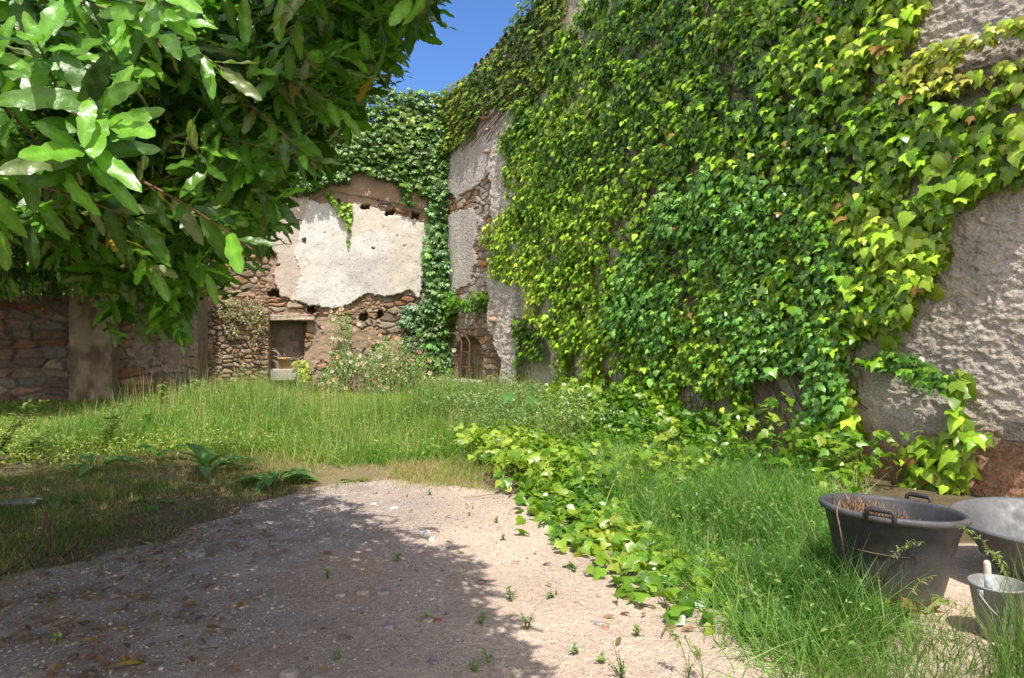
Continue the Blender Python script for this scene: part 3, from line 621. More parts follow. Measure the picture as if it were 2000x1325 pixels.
# ================================================================= GROUND COVER
def blades(poly, n, h, wd, cols, seed, lean=(0, 0), hvar=.5, dens=None, patch=1.0, zfun=None, tilt=.35, hfun=None, lo_b=0):
    q = sample_poly(poly, n)
    q = q + .16 * np.stack([R.normal(size=n), R.normal(size=n)], 1)
    if dens is not None: q = q[R.uniform(size=n) < dens(q[:, 0], q[:, 1])]
    n = len(q); x, y = q.T
    hn = fbm(x * patch, y * patch, seed)
    H = h * (1 - hvar / 2 + hvar * (hn * 1.6 - .3)) * R.uniform(.5, 1.25, n); H = np.maximum(H, .03)
    az = R.uniform(0, 2 * np.pi, n); M = rotz(az)
    if hfun is not None: H = H * hfun(x, y)
    if True:
        cx_ = 1.4 * (fbm(x * 4, y * 4, seed + 8) - .5); cy_ = 1.4 * (fbm(x * 4, y * 4, seed + 9) - .5)   # tufts fall their own way
        up = norm(np.stack([np.full(n, lean[0]) + cx_ + R.normal(0, tilt, n), np.full(n, lean[1]) + cy_ + R.normal(0, tilt, n), np.ones(n)], 1))
        yy = norm(np.cross(up, M[:, :, 0])); xx = np.cross(yy, up); M = np.stack([xx, yy, up], -1)
    T = np.stack([x, y, gh(x, y) - .01 + (zfun(x, y) if zfun else 0)], 1)
    t = np.clip(.5 + 1.5 * (fbm(x * patch * .8, y * patch * .8, seed + 5) - .5) + 1.0 * (fbm(x * 5, y * 5, seed + 6) - .5) + R.normal(0, .22, n), 0, 1)
    cols = np.array(cols); k = t * (len(cols) - 1); i = np.minimum(k.astype(int), len(cols) - 2); f = (k - i)[:, None]
    c = (cols[i] * (1 - f) + cols[i + 1] * f) * R.uniform(.75, 1.25, (n, 1))
    mb = MB(); which = R.integers(lo_b, lo_b + 4, n)
    for b in range(lo_b, lo_b + 4):
        m = which == b; mb.scatter(BLADES[b], M[m], T[m], c[m], np.stack([wd * R.uniform(.7, 1.3, m.sum()), H[m], H[m]], 1))
    return mb
GCOL = [[.07, .19, .02], [.15, .32, .04], [.26, .41, .07], [.42, .46, .16]]
MEADOW = [(-8.6, 9.2), (-6, 9.2), (-4.8, 9.4), (-2.9, 9.0), (-2.1, 8.3), (-1.1, 8.6), (-.2, 9.2), (1.2, 9.2), (1.3, 11), (.4, 13.2), (-.9, 15.2), (-2, 16.2), (-6.5, 14.7), (-6.7, 14.0), (-11.5, 14.0), (-11.5, 9.2)]
def h_mead(x, y): return (.22 + .78 * sst(-7.8, -6.0, x)) * (.6 + .4 * sst(9, 11.5, y)) * (.25 + 1.5 * fbm(x * 2.2, y * 2.2, 405)) * (1 - .72 * sst(1.35, .7, np.hypot((x + 2.9) / 1.9, (y - 14.1) / 1.7)))
mb = blades(MEADOW, 125000, .50, .0085, GCOL, 401, patch=.9, tilt=.42, hfun=h_mead)
q = sample_poly(MEADOW, 22000); n = len(q); x, y = q.T; a = R.uniform(0, 6.28, n)
q2 = sample_poly(MEADOW, 6500); n2 = len(q2); dry = R.uniform(size=(n2, 1)) < .5
mb.scatter(BLADES[1], rotz(R.uniform(0, 6.28, n2)), np.stack([q2[:, 0], q2[:, 1], gh(q2[:, 0], q2[:, 1])], 1), np.where(dry, [.50, .42, .22], [.28, .38, .10]) * R.uniform(.7, 1.2, (n2, 1)), np.stack([np.full(n2, .009), np.full(n2, .5), R.uniform(.5, 1.05, n2) * h_mead(q2[:, 0], q2[:, 1])], 1))
mb.scatter(LEAFLET, frames(np.stack([np.cos(a), np.sin(a), R.normal(0, .6, n)], 1), np.stack([R.normal(0, .5, n), R.normal(-.3, .5, n), np.ones(n)], 1)), np.stack([x, y, gh(x, y) + .42 * h_mead(x, y) * R.uniform(.3, 1.1, n)], 1), lerp([.16, .27, .04], [.44, .50, .18], R.uniform(size=(n, 1)) * (.3 + fbm(x * 3, y * 3, 408)[:, None])), R.uniform(.02, .06, n))
tag(mb.build('meadow_grass', M_grass), 'tall sunny meadow grass filling the back of the yard', 'grass', kind='stuff')
LSH = gpoly([(-500, 930), (0, 930), (300, 885), (560, 880), (600, 940), (520, 965), (470, 985), (330, 1070), (130, 1115), (-100, 1150), (-500, 1250)])
mb = blades(LSH, 36000, .10, .006, [[.09, .16, .02], [.15, .23, .04], [.27, .28, .08], [.36, .30, .14]], 411, patch=1.6, dens=lambda x, y: .2 + .8 * sst(.38, .55, fbm(x * 1.3, y * 1.3, 412)))
tag(mb.build('short_grass', M_grass), 'short thin grass in the tree shade at left', 'grass', kind='stuff')
THIN = gpoly([(560, 905), (640, 880), (800, 865), (960, 885), (1010, 960), (930, 950), (840, 945), (740, 945), (640, 955)])
mb = blades(THIN, 17000, .11, .006, [[.15, .24, .03], [.29, .34, .07], [.46, .41, .18], [.42, .35, .17]], 421, patch=2, dens=lambda x, y: sst(.36, .56, fbm(x * 1.8, y * 1.8, 422)))
tag(mb.build('dry_grass', M_grass), 'thin yellowing grass where the gravel meets the meadow', 'grass', kind='stuff')
RGR = gpoly([(1150, 900), (1420, 890), (1560, 920), (1640, 980), (1650, 1060), (1720, 1180), (1700, 1260), (1640, 1350), (1500, 1280), (1420, 1180), (1330, 1090), (1230, 1000), (1130, 940)])
mb = blades(RGR, 44000, .25, .0075, [[.06, .15, .02], [.11, .26, .03], [.20, .38, .07], [.40, .48, .19]], 431, lean=(-.1, -.12), patch=1.5, tilt=.55, lo_b=2, hfun=lambda x, y: .3 + 1.4 * fbm(x * 4, y * 4, 436))
q = sample_poly(RGR, 3200); n = len(q); x, y = q.T; a = R.uniform(0, 6.28, n)
mb.scatter(LEAFLET, frames(np.stack([np.cos(a), np.sin(a), R.normal(0, .5, n)], 1), np.stack([R.normal(0, .5, n), R.normal(-.3, .5, n), np.ones(n)], 1)), np.stack([x, y, gh(x, y) + R.uniform(.05, .24, n)], 1), lerp([.13, .26, .04], [.30, .38, .10], R.uniform(size=(n, 1))), R.uniform(.02, .05, n))
q = sample_poly(RGR, 420); n = len(q); mb.scatter(BLADES[1], rotz(R.uniform(0, 6.28, n)), np.stack([q[:, 0], q[:, 1], gh(q[:, 0], q[:, 1])], 1), np.array([.46, .38, .20]) * R.uniform(.6, 1.1, (n, 1)), np.stack([np.full(n, .005), np.full(n, .3), R.uniform(.2, .42, n)], 1))
tag(mb.build('lush_grass', M_grass), 'lush dark green grass spilling around the black tub', 'grass', kind='stuff')
STR = gpoly([(1560, 1260), (1720, 1190), (1860, 1260), (2100, 1330), (2100, 1500), (1600, 1500)])
mb = blades(STR, 1500, .26, .006, [[.09, .16, .03], [.15, .24, .05], [.26, .28, .08]], 441, patch=2)
q = sample_poly(gpoly([(1940, 1250), (2040, 1180), (2100, 1400), (1950, 1400)]), 260); T = np.stack([q[:, 0], q[:, 1], gh(q[:, 0], q[:, 1])], 1)
n = len(q); mb.scatter(BLADES[1], rotz(R.uniform(0, 6.28, n)), T, np.tile([.11, .2, .04], (n, 1)) * R.uniform(.7, 1.3, (n, 1)), np.stack([np.full(n, .008), np.full(n, .45), R.uniform(.2, .55, n)], 1))
tag(mb.build('sparse_grass', M_grass), 'sparse grass tufts on bare earth at the lower right corner', 'grass', kind='stuff')
# leafy weeds patch near the pilaster
def leafy(poly, n, h, size, cols, seed, name, label, tpl=LEAFLET, patch=1.2, prof=None, flat=.5, dens=None):
    q = sample_poly(poly, n)
    q = q + .13 * R.normal(size=q.shape)
    if dens is not None: q = q[R.uniform(size=n) < dens(q[:, 0], q[:, 1])]
    n = len(q); x, y = q.T; hn = fbm(x * patch, y * patch, seed)
    H = h * (.3 + 1.2 * hn) * (prof(x, y) if prof else 1)
    z = gh(x, y) + H * R.uniform(.15, 1, n) ** .7
    a = R.uniform(0, 6.283, n); yd = np.stack([np.cos(a), np.sin(a), R.normal(-.25, .4, n)], 1)
    zh = np.stack([R.normal(0, flat, n), R.normal(-.25, flat, n), np.ones(n)], 1)
    t = np.clip(.5 + 1.5 * (hn - .5) + R.normal(0, .25, n), 0, 1); cols = np.array(cols); k = t * (len(cols) - 1); i = np.minimum(k.astype(int), len(cols) - 2); f = (k - i)[:, None]
    c = (cols[i] * (1 - f) + cols[i + 1] * f) * R.uniform(.75, 1.25, (n, 1))
    mb = MB(); mb.scatter(tpl, frames(yd, zh), np.stack([x, y, z], 1), c, size * R.uniform(.6, 1.35, n))
    m = R.uniform(size=n) < .25                          # petioles/stems
    k_ = m.sum(); mb.scatter(BLADES[0], rotz(R.uniform(0, 6.28, k_)), np.stack([x, y, gh(x, y) - .01], 1)[m], c[m] * .8, np.stack([np.full(k_, .008), np.full(k_, .1), np.maximum(z[m] - gh(x, y)[m], .02)], 1))
    if name is None: return mb
    return tag(mb.build(name, M_ivy), label, 'ground cover', kind='stuff')
leafy([(-1.6, 11.4), (-.4, 9.6), (.9, 9.4), (1.7, 9.8), (1.2, 11.5), (.5, 13.2), (-.7, 14.6), (-1.6, 14.2)], 15000, .62, .045, [[.10, .18, .04], [.17, .27, .07], [.28, .36, .13]], 451, 'weed_thicket', 'grey-green weed thicket in front of the arched doorway and pilaster')
leafy([(-6.9, 13.6), (-6.6, 12.6), (-5.7, 12.6), (-5.7, 14.2), (-6.5, 14.4)], 1700, .6, .06, [[.08, .18, .03], [.16, .29, .05], [.28, .38, .09]], 455, 'tall_weeds', 'tall leafy weeds at the foot of the low rubble wall', patch=1.6, dens=lambda x, y: sst(.36, .52, fbm(x * 1.7, y * 1.7, 456)))
def iv_prof(x, y):                                       # mound up against the wall
    dw = (x - WR.O[0]) * WR.n[0] + (y - WR.O[1]) * WR.n[1]
    return .28 + 1.5 * sst(2.2, .2, dw) + .5 * sst(6, 8, y)
IVG = [(1.05, 3.75), (1.55, 3.95), (1.75, 4.3), (2.6, 4.9), (3.0, 5.8), (3.4, 6.9), (4.1, 7.0), (2.6, 10), (.9, 12.4), (.4, 11), (-.3, 10.2), (-.7, 9.6), (-.35, 8.4), (-.05, 7.4), (.2, 6.3), (.35, 5.4), (.7, 4.7), (.85, 4.2)]
leafy(IVG, 9500, .36, .105, [[.05, .14, .015], [.11, .25, .02], [.20, .35, .025], [.36, .44, .06]], 461, 'ground_ivy', 'broad-leaved ground ivy carpeting the earth below the vine wall', tpl=ivy_tpl(.45, .3), flat=.75, prof=iv_prof, dens=lambda x, y: 1 - .6 * pip(x, y, RGR))
leafy([(-9, 8.2), (-5.4, 8.2), (-4.4, 9.2), (-3, 9.2), (-3.2, 9.8), (-9, 10.2)], 5000, .22, .05, [[.14, .24, .03], [.28, .38, .05], [.38, .43, .08]], 471, 'low_weeds', 'low leafy weeds in the sunlit strip at left')
rn_ = MB()
for _ in range(90):
    q = sample_poly(IVG, 1)[0]; a = R.uniform(0, 6.28); t = np.linspace(0, 1, 8); ll = R.uniform(.4, 1.1); cv = R.normal(0, .8)
    x = q[0] + np.cumsum(np.cos(a + cv * t)) * ll / 8; y = q[1] + np.cumsum(np.sin(a + cv * t)) * ll / 8
    rn_.tube(np.stack([x, y, gh(x, y) + .012 + .03 * fbm(t * 4, t * 0 + q[0] * 9, 466)], 1), .004, np.array([.24, .16, .09]) * R.uniform(.7, 1.3), 5, cap=False)
tag(rn_.build('ivy_runners', M_bark), 'brown creeping runners of the ground ivy', 'runners', kind='stuff')
# gravel and litter
n = 46000; q = sample_poly(PATH, n); q = q[(q[:, 1] < 8.5) & (q[:, 1] > 1.8)]; n = len(q)
keep = R.uniform(size=n) < .3 + .7 * sst(.8, -1.5, q[:, 0]); q = q[keep]; n = len(q)
PC = np.array([[.42, .37, .33], [.30, .25, .22], [.55, .5, .45], [.22, .16, .13], [.36, .28, .22], [.52, .47, .43], [.34, .33, .34]])
s_ = .002 + .004 * R.uniform(size=n) ** 2 + .011 * R.uniform(size=n) ** 14
mb = MB(); mb.scatter(ICO, rotz(R.uniform(0, 6.28, n)), np.stack([q[:, 0], q[:, 1], gh(q[:, 0], q[:, 1]) + s_ * .2], 1), PC[R.integers(0, 7, n)] * R.uniform(.75, 1.2, (n, 1)), np.stack([s_, s_ * R.uniform(.6, 1, n), s_ * R.uniform(.4, .8, n)], 1))
q = sample_poly(PATH, 380); q = q[(q[:, 1] < 8) & (q[:, 1] > 2.5) & (fbm(q[:, 0] * 1.3, q[:, 1] * 1.3, 478) > .48)]; n = len(q); s_ = R.uniform(.009, .028, n) * R.uniform(.5, 1, n)
mb.scatter(ICO2, rotz(R.uniform(0, 6.28, n)), np.stack([q[:, 0], q[:, 1], gh(q[:, 0], q[:, 1])], 1), lerp(PC[R.integers(0, 7, n)], [.45, .37, .30], .5) * R.uniform(.7, 1.1, (n, 1)), np.stack([s_, s_ * .8, s_ * .4], 1))
tag(mb.build('gravel', M_peb, smooth=False), 'loose fine gravel scattered over the yard path', 'gravel', kind='stuff')
n = 900; q = np.concatenate([sample_poly(gpoly([(-300, 1500), (0, 1350), (420, 1300), (560, 1060), (480, 1000), (150, 1090), (-300, 1150)]), n), sample_poly(PATH, 160)]); q = q[q[:, 1] < 9]; 
pxx = np.exp(-np.maximum(0, -1.2 - .25 * q[:, 1] + 0 - q[:, 0]) * 0); keep = R.uniform(size=len(q)) < .25 + .75 * sst(.45, .6, fbm(q[:, 0] * 1.6, q[:, 1] * 1.6, 481)); q = q[keep]; n = len(q)
a = R.uniform(0, 6.28, n); LC = np.array([[.26, .14, .06], [.34, .20, .10], [.19, .11, .06], [.40, .27, .15], [.30, .22, .14], [.38, .24, .05]])
mb = MB(); mb.scatter(LAURS, frames(np.stack([np.cos(a), np.sin(a), R.normal(0, .12, n)], 1), np.stack([R.normal(0, .3, n), R.normal(0, .3, n), np.ones(n)], 1)), np.stack([q[:, 0], q[:, 1], gh(q[:, 0], q[:, 1]) + .02], 1), LC[R.integers(0, 6, n)] * R.uniform(.7, 1.2, (n, 1)), .075 * R.uniform(.6, 1.2, n))
tag(mb.build('leaf_litter', M_ivy), 'brown fallen laurel leaves littering the shaded gravel edge', 'leaf litter', kind='stuff')

# ================================================================= LAUREL TREE
SIL = [(-5000, -3000), (3000, -3000), (1500, -200), (1060, -40), (862, -40), (872, 55), (835, 85), (792, 95), (792, 150), (745, 175), (714, 245), (660, 280), (650, 330), (590, 360), (560, 385), (592, 440), (560, 460), (512, 545), (440, 600), (405, 560), (385, 640), (365, 690), (330, 712), (250, 690), (190, 640), (125, 600), (105, 545), (60, 575), (-5000, 590)]
SILT = [(-5000, -3000), (3000, -3000), (1500, -260), (1060, -60), (852, -50), (850, 40), (770, 80), (730, 160), (680, 240), (620, 290), (560, 340), (530, 385), (540, 430), (480, 490), (400, 500), (330, 480), (230, 510), (200, 570), (60, 580), (-5000, 590)]
GSH = [(0.15, 2.6), (0.0, 3.42), (-.30, 4.3), (-.45, 4.7), (-1.32, 6.15), (-2.3, 7.4), (-3.4, 8.2), (-4.9, 8.6), (-6.2, 7.6), (-8.5, 7.0), (-8.5, 2), (-3, 1.6), (-1, 2.2)]
sh_x, sh_y = SD[0] / SD[2], SD[1] / SD[2]
tw_b, tw_d, tw_l, near = [], [], [], []
def add_tw(P, D, L, nr): tw_b.append(P); tw_d.append(norm(D)); tw_l.append(np.full(len(P), L) * R.uniform(.75, 1.25, len(P))); near.append(np.full(len(P), nr))
# deep crown, chosen so that it roofs over the shaded ground
g = sample_poly(GSH, 40000); h = 2.0 + R.uniform(size=len(g)) * (np.clip((1.6 + .66 * g[:, 1]) / 1.34, 2.2, 5.2) - 2.0)
P = np.stack([g[:, 0] + sh_x * h, g[:, 1] + sh_y * h, h], 1); px, py = proj(P)
ok = pip(px, py, SILT) & ((P[:, 1] > 1.7) | ((P[:, 1] > .9) & (((py < -60) & (g[:, 0] > -.6)) | (px < -60)))) & ((py > -240) | (P[:, 1] > 5))
ok &= fbm(g[:, 0] * 1.4, g[:, 1] * 1.4 + h, 501) > .24
P = P[ok][:5600]
g2 = sample_poly([(-3.3, 2.7), (-.8, 2.7), (-.6, 4.6), (-1.4, 6.2), (-3.6, 6.6)], 3000); h = 2.0 + R.uniform(size=len(g2)) * (np.clip((1.6 + .6 * g2[:, 1]) / 1.31, 2.15, 4.5) - 2.0)
Q = np.stack([g2[:, 0] + sh_x * h, g2[:, 1] + sh_y * h, h], 1); px, py = proj(Q)
P = np.concatenate([P, Q[pip(px, py, SILT) & ((Q[:, 1] > 1.5) | (px < -40))][:1700]]); D = np.stack([R.normal(.2, .6, len(P)), R.normal(-.35, .5, len(P)), R.normal(.0, .4, len(P))], 1)
add_tw(P, D, .26, 0)
# boughs overhead, above the picture, that throw the right-hand rim of the shade
g = sample_poly([(.06, 2.4), (-.05, 3.3), (-.14, 3.6), (-.28, 4.2), (-.30, 4.45), (-.6, 5.0), (-.95, 4.6), (-.8, 2.4)], 560); h = (1.6 + .571 * g[:, 1]) / 1.297 + R.uniform(.04, .7, len(g))
P = np.stack([g[:, 0] + sh_x * h, g[:, 1] + sh_y * h, h], 1); P = P[P[:, 1] > .7]; P[:, 0] += .03; P[:, 1] += .1
add_tw(P, np.stack([R.normal(.2, .6, len(P)), R.normal(-.2, .5, len(P)), R.normal(0, .3, len(P))], 1), .24, 0)
# dark depth of the crown at the left
k = 900; px = R.uniform(-500, 400, k); py = R.uniform(120, 545, k); Y = R.uniform(3.6, 7.5, k); P = np.stack([(px - CX) / F * Y, Y, EYE - (py - CY) / F * Y], 1); P = P[pip(px, py, SILT)]
add_tw(P, np.stack([R.normal(.2, .6, len(P)), R.normal(-.2, .5, len(P)), R.normal(-.1, .4, len(P))], 1), .28, 0)
# the big leaves close to the camera, hanging into the frame from the upper left
def near_tw(n, pxr, pyr, Yr, poly=SILT, L=.2):
    px = R.uniform(*pxr, n * 3); py = R.uniform(*pyr, n * 3); k = pip(px, py, poly); px, py = px[k][:n], py[k][:n]; Y = R.uniform(*Yr, len(px))
    P = np.stack([(px - CX) / F * Y, Y, EYE - (py - CY) / F * Y], 1)
    D = np.stack([R.normal(.75, .4, len(P)), R.normal(-.45, .35, len(P)), R.normal(-.05, .35, len(P))], 1); add_tw(P, D, L, 1)
def rosettes(lst, Yr):
    for px, py in lst:
        Y = R.uniform(*Yr); P = ray(px, py, Y)[None]; add_tw(P, np.array([[R.normal(.15, .3), R.normal(-.75, .15), R.normal(.5, .25)]]), .075, 2)
rosettes([(40, 20), (110, 60), (60, 265), (215, 255), (30, 330), (150, 330), (300, 30), (110, 170), (20, 150), (250, 150)], (1.0, 1.35))
rosettes([(180, 100), (330, 120), (360, 270), (260, 330), (430, 60), (400, 200), (120, 420), (330, 400), (480, 140), (470, 330), (60, 440), (210, 210)], (1.5, 2.0))
rosettes([(520, 60), (560, 130), (590, 200), (540, 270), (480, 400), (640, 90), (690, 40), (620, 150), (660, 200), (740, 60), (780, 30), (700, 130), (560, 320), (610, 260), (430, 470), (500, 440), (300, 560), (240, 600), (200, 540), (330, 640)], (2.1, 3.0))
for _ in range(120):
    px_, py_ = R.uniform(330, 850), R.uniform(-20, 470)
    if pip(np.array([px_]), np.array([py_]), SILT)[0]: rosettes([(px_, py_)], (1.9, 3.0))
near_tw(8, (-80, 260), (-80, 380), (1.0, 1.4)); near_tw(80, (60, 560), (-80, 450), (1.5, 2.2)); near_tw(95, (300, 780), (-60, 480), (2.2, 3.0)); near_tw(90, (400, 860), (-60, 500), (2.7, 3.8))
near_tw(40, (140, 400), (470, 620), (2.1, 2.8), [(120, 480), (420, 480), (400, 560), (350, 660), (230, 640), (130, 560)], .22)
B = np.concatenate(tw_b); D = np.concatenate(tw_d); L = np.concatenate(tw_l); NR = np.concatenate(near)
DET = (NR >= 1) | (B[:, 1] < 3.2)
NL = 13; mbs = {0: MB(), 1: MB()}
for i in range(NL):
    f = (i + .6) / NL; N = len(B)
    base = B + D * (L * f)[:, None] + np.array([0, 0, -.12]) * (L * f * f)[:, None]
    side = norm(np.cross(D, np.array([0, 0, 1.]))); upv = np.cross(side, D); az = i * 2.4 + R.uniform(0, 1, N) + NR * 0
    rd = side * np.cos(az)[:, None] + upv * np.sin(az)[:, None]
    yd = D * (.35 + .8 * f) + rd * .8 + np.array([0, 0, -.22]) + R.normal(0, .15, (N, 3))
    zh = np.array(SD) * .9 + rd * .35 + np.array([0, -.35, 0]) + R.normal(0, .33, (N, 3))
    ro = (NR == 2)[:, None]                             # rosettes of leaves at shoot tips, open to the light
    yd = np.where(ro, rd * (1.0 - .35 * f) + D * (.1 + .5 * f) + np.array([0, 0, -.12]) + R.normal(0, .12, (N, 3)), yd)
    zh = np.where(ro, D * 1.0 + rd * -.1 + R.normal(0, .22, (N, 3)), zh)
    sz = R.uniform(.05, .1, N) * np.where(NR == 2, 1.12, 1)
    T = base; mid = T + norm(yd) * (sz * .6)[:, None]; px, py = proj(mid); keep = np.where(NR == 0, pip(px, py, SILT), pip(px, py, SIL)) & (T[:, 1] > .65)
    r = R.uniform(size=N)[:, None]; c = lerp([.045, .115, .014], [.11, .26, .026], r); c = np.where((R.uniform(size=N) < np.where(B[:, 1] > 3.2, .7, np.where(NR == 0, .4, .12)))[:, None], lerp([.022, .065, .008], [.05, .12, .016], r), c); c = np.where(R.uniform(size=(N, 1)) < .17, lerp([.15, .21, .07], [.22, .27, .11], r), c)  # leaves deep in the crown coloured darker, painting in its inner shade
    c = np.where(R.uniform(size=(N, 1)) < .015, [.38, .27, .04], c)
    young = ((f > .7) | ro) & (R.uniform(size=(N, 1)) < .55); c = np.where(young, lerp([.13, .34, .03], [.19, .42, .045], r), c)
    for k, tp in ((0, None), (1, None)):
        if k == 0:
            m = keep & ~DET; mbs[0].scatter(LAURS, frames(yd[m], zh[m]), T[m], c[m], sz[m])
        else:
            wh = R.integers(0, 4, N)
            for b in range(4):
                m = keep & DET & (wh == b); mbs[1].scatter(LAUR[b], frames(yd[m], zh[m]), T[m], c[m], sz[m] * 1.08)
lt = thing('laurel_tree', 'large laurel tree with glossy leaves hanging into the upper left', 'tree', (-3.3, 2.2, 0))
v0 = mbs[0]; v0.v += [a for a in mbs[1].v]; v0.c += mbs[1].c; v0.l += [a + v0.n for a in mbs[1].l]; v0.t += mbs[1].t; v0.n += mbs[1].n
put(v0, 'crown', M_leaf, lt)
mb = MB(); mb.tube([(-3.3, 2.2, -.1), (-3.28, 2.25, .4), (-3.35, 2.4, 1.1), (-3.2, 2.7, 1.8), (-3.0, 3.1, 2.5), (-2.9, 3.6, 3.4), (-2.8, 4.2, 4.4)], [.2, .165, .145, .135, .12, .09, .05], [.16, .13, .10], 12); put(mb, 'trunk', M_bark, lt)
qx_, qy_ = proj(B + D * L[:, None] * .9); TIPS = pip(qx_, qy_, SILT); qx_, qy_ = proj(B - D * L[:, None] * .6); TIPS &= pip(qx_, qy_, SILT); TIPS &= (NR > 0) | (B[:, 0] < -.75)
mb = MB()
idx = R.choice(np.where(NR == 0)[0], 60, replace=False)
for i in idx:
    z0 = R.uniform(1.7, 3.6); s0 = np.array([-3.1, 2.9 + (z0 - 2) * .4, z0]); e = B[i]; t = np.linspace(0, 1, 9)[:, None]
    
    if not TIPS[i]: continue
    pts = s0 * (1 - t) + e * t + np.array([0, 0, .35]) * np.sin(t * np.pi) + .09 * (R.normal(size=(9, 3))) * np.sin(t * np.pi)
    mb.tube(pts, np.linspace(.035, .006, 9), np.array([.19, .14, .10]) * R.uniform(.7, 1.2), 5)
for i in np.where((NR >= 1) & TIPS)[0]:
    t = np.linspace(-.6, 1, 7)[:, None]; pts = B[i] + D[i] * L[i] * t + np.array([0, 0, -.12]) * L[i] * t * t * np.sign(t) * (t > 0) + np.array([-.05, .12, .03]) * np.minimum(t, 0) * -1
    mb.tube(pts, np.linspace(.0034, .0015, 7), np.array([.22, .24, .08]) if i % 4 else np.array([.24, .14, .09]), 5)
for i in np.where((NR == 0) & TIPS)[0][::2]:
    mb.tube([B[i] - D[i] * L[i] * .4, B[i] + D[i] * L[i] * .5, B[i] + D[i] * L[i]], [.005, .004, .002], [.15, .14, .07], 4, cap=False)
put(mb, 'branch', M_bark, lt)

# ================================================================= ROSE BUSH, POT, TRELLIS
rs = thing('rose_bush', 'sprawling rose bush full of pale peach and pink blooms by the back wall', 'rose bush', tuple(WB.pt(740, 790, 1.0) * [1, 1, 0]))
ROSE = [(600, 790), (625, 745), (640, 715), (668, 690), (700, 690), (740, 660), (785, 660), (800, 690), (850, 700), (880, 730), (885, 800), (860, 815), (760, 810), (660, 790)]
WRs = Wall(WB.P(0, 0, .7)[:2], WB.d[:2], WB.n[:2])
mb, (ru, rv_, ro) = foliage_on(WRs, [ROSE], 7500, .055, 1.6, [[.05, .13, .02], [.10, .21, .035], [.16, .26, .05], [.24, .28, .07]], tpl=LEAFLET, seed=601, gap=.38, gapf=2.2, tilt=(10, 85), side=1.0, base=-.5, warp=10); mbr = mb
mb, _ = foliage_on(WRs, [[(655, 720), (640, 680), (636, 640), (648, 606), (676, 600), (690, 640), (682, 690), (680, 720)]], 420, .055, .5, [[.07, .16, .02], [.13, .26, .04], [.21, .32, .06]], tpl=LEAFLET, seed=611, gap=.45, gapf=3, tilt=(10, 85), side=1.0, base=-.5); mbr.v += mb.v; mbr.c += mb.c; mbr.l += [a + mbr.n for a in mb.l]; mbr.t += mb.t; mbr.n += mb.n; put(mbr, 'foliage', M_ivy, rs)
put(stems_on(WRs, [(R.uniform(700, 850), 805, R.uniform(640, 870), R.uniform(610, 720)) for _ in range(34)], [.20, .19, .08], 603, .010, .8, .1), 'cane', M_bark, rs)
pet = MB()
for ring, (nr_, tl, s0) in enumerate(((6, .35, 1.0), (5, .9, .8), (4, 1.3, .55))):
    a = np.arange(nr_) * 2 * np.pi / nr_ + ring * .5
    yd = np.stack([np.cos(a) * math.cos(tl), np.sin(a) * math.cos(tl), np.full(nr_, math.sin(tl))], 1); zh = np.stack([-np.cos(a) * math.sin(tl), -np.sin(a) * math.sin(tl), np.full(nr_, math.cos(tl))], 1)
    pet.scatter(long_tpl(4, .9, 0, -.35, .25, .65), frames(yd, zh), np.zeros((nr_, 3)), np.ones((nr_, 3)), np.full(nr_, s0))
PV = np.concatenate(pet.v); PL = np.concatenate(pet.l); PT = np.concatenate(pet.t)
PF = [tuple(PL[s:s + t]) for s, t in zip(np.concatenate([[0], np.cumsum(PT)[:-1]]), PT)]
RP = [((644, 610), 3), ((665, 606), 3), ((660, 612), 3), ((632, 639), 2), ((650, 625), 0), ((698, 634), 0), ((693, 644), 2), ((665, 662), 1), ((652, 661), 0), ((642, 659), 3), ((738, 655), 3), ((758, 658), 3), ((768, 660), 3), ((762, 665), 3), ((775, 662), 3), ((754, 678), 3), ((738, 667), 3), ((778, 669), 0), ((812, 687), 4), ((758, 688), 2), ((733, 694), 0), ((678, 689), 0), ((699, 692), 0), ((682, 704), 0), ((698, 706), 0), ((694, 709), 1), ((704, 707), 3), ((645, 722), 0), ((650, 722), 0), ((723, 737), 4), ((640, 742), 3), ((652, 737), 3), ((655, 735), 3), ((715, 752), 3), ((740, 755), 0), ((735, 747), 3), ((749, 751), 3), ((638, 757), 3), ((792, 759), 3), ((803, 762), 3), ((789, 701), 4), ((768, 698), 3), ((720, 718), 3), ((672, 752), 3), ((730, 775), 3), ((726, 806), 3), ((808, 785), 0), ((870, 794), 0), ((880, 684), 0), ((898, 762), 1), ((824, 702), 3), ((827, 725), 1), ((738, 711), 3), ((710, 728), 0), ((663, 706), 3), ((820, 763), 3), ((738, 771), 3), ((687, 800), 0), ((660, 695), 3), ((720, 660), 3), ((845, 735), 3)]
RC = [[.88, .85, .78], [.86, .74, .66], [.82, .60, .54], [.84, .66, .44], [.78, .38, .42]]
for i, ((px_, py_), k) in enumerate(RP):
    px_ += 0; p = WRs.pt(px_, py_, 1.0 if py_ > 690 else .5); m_ = MB(); z = norm(np.array([R.normal(0, .4), -.8, R.uniform(.3, .9)])); Mx = frames(np.array([[0., .3, 1.]]), z[None])
    m_.scatter((PV, PF), Mx, np.zeros((1, 3)), np.array([np.array(RC[k]) * R.uniform(.9, 1.1)]), np.array([.066 * R.uniform(.7, 1.2)]))
    o = m_.build('rose', M_petal, rs); o.location = Vector(p) - rs.location

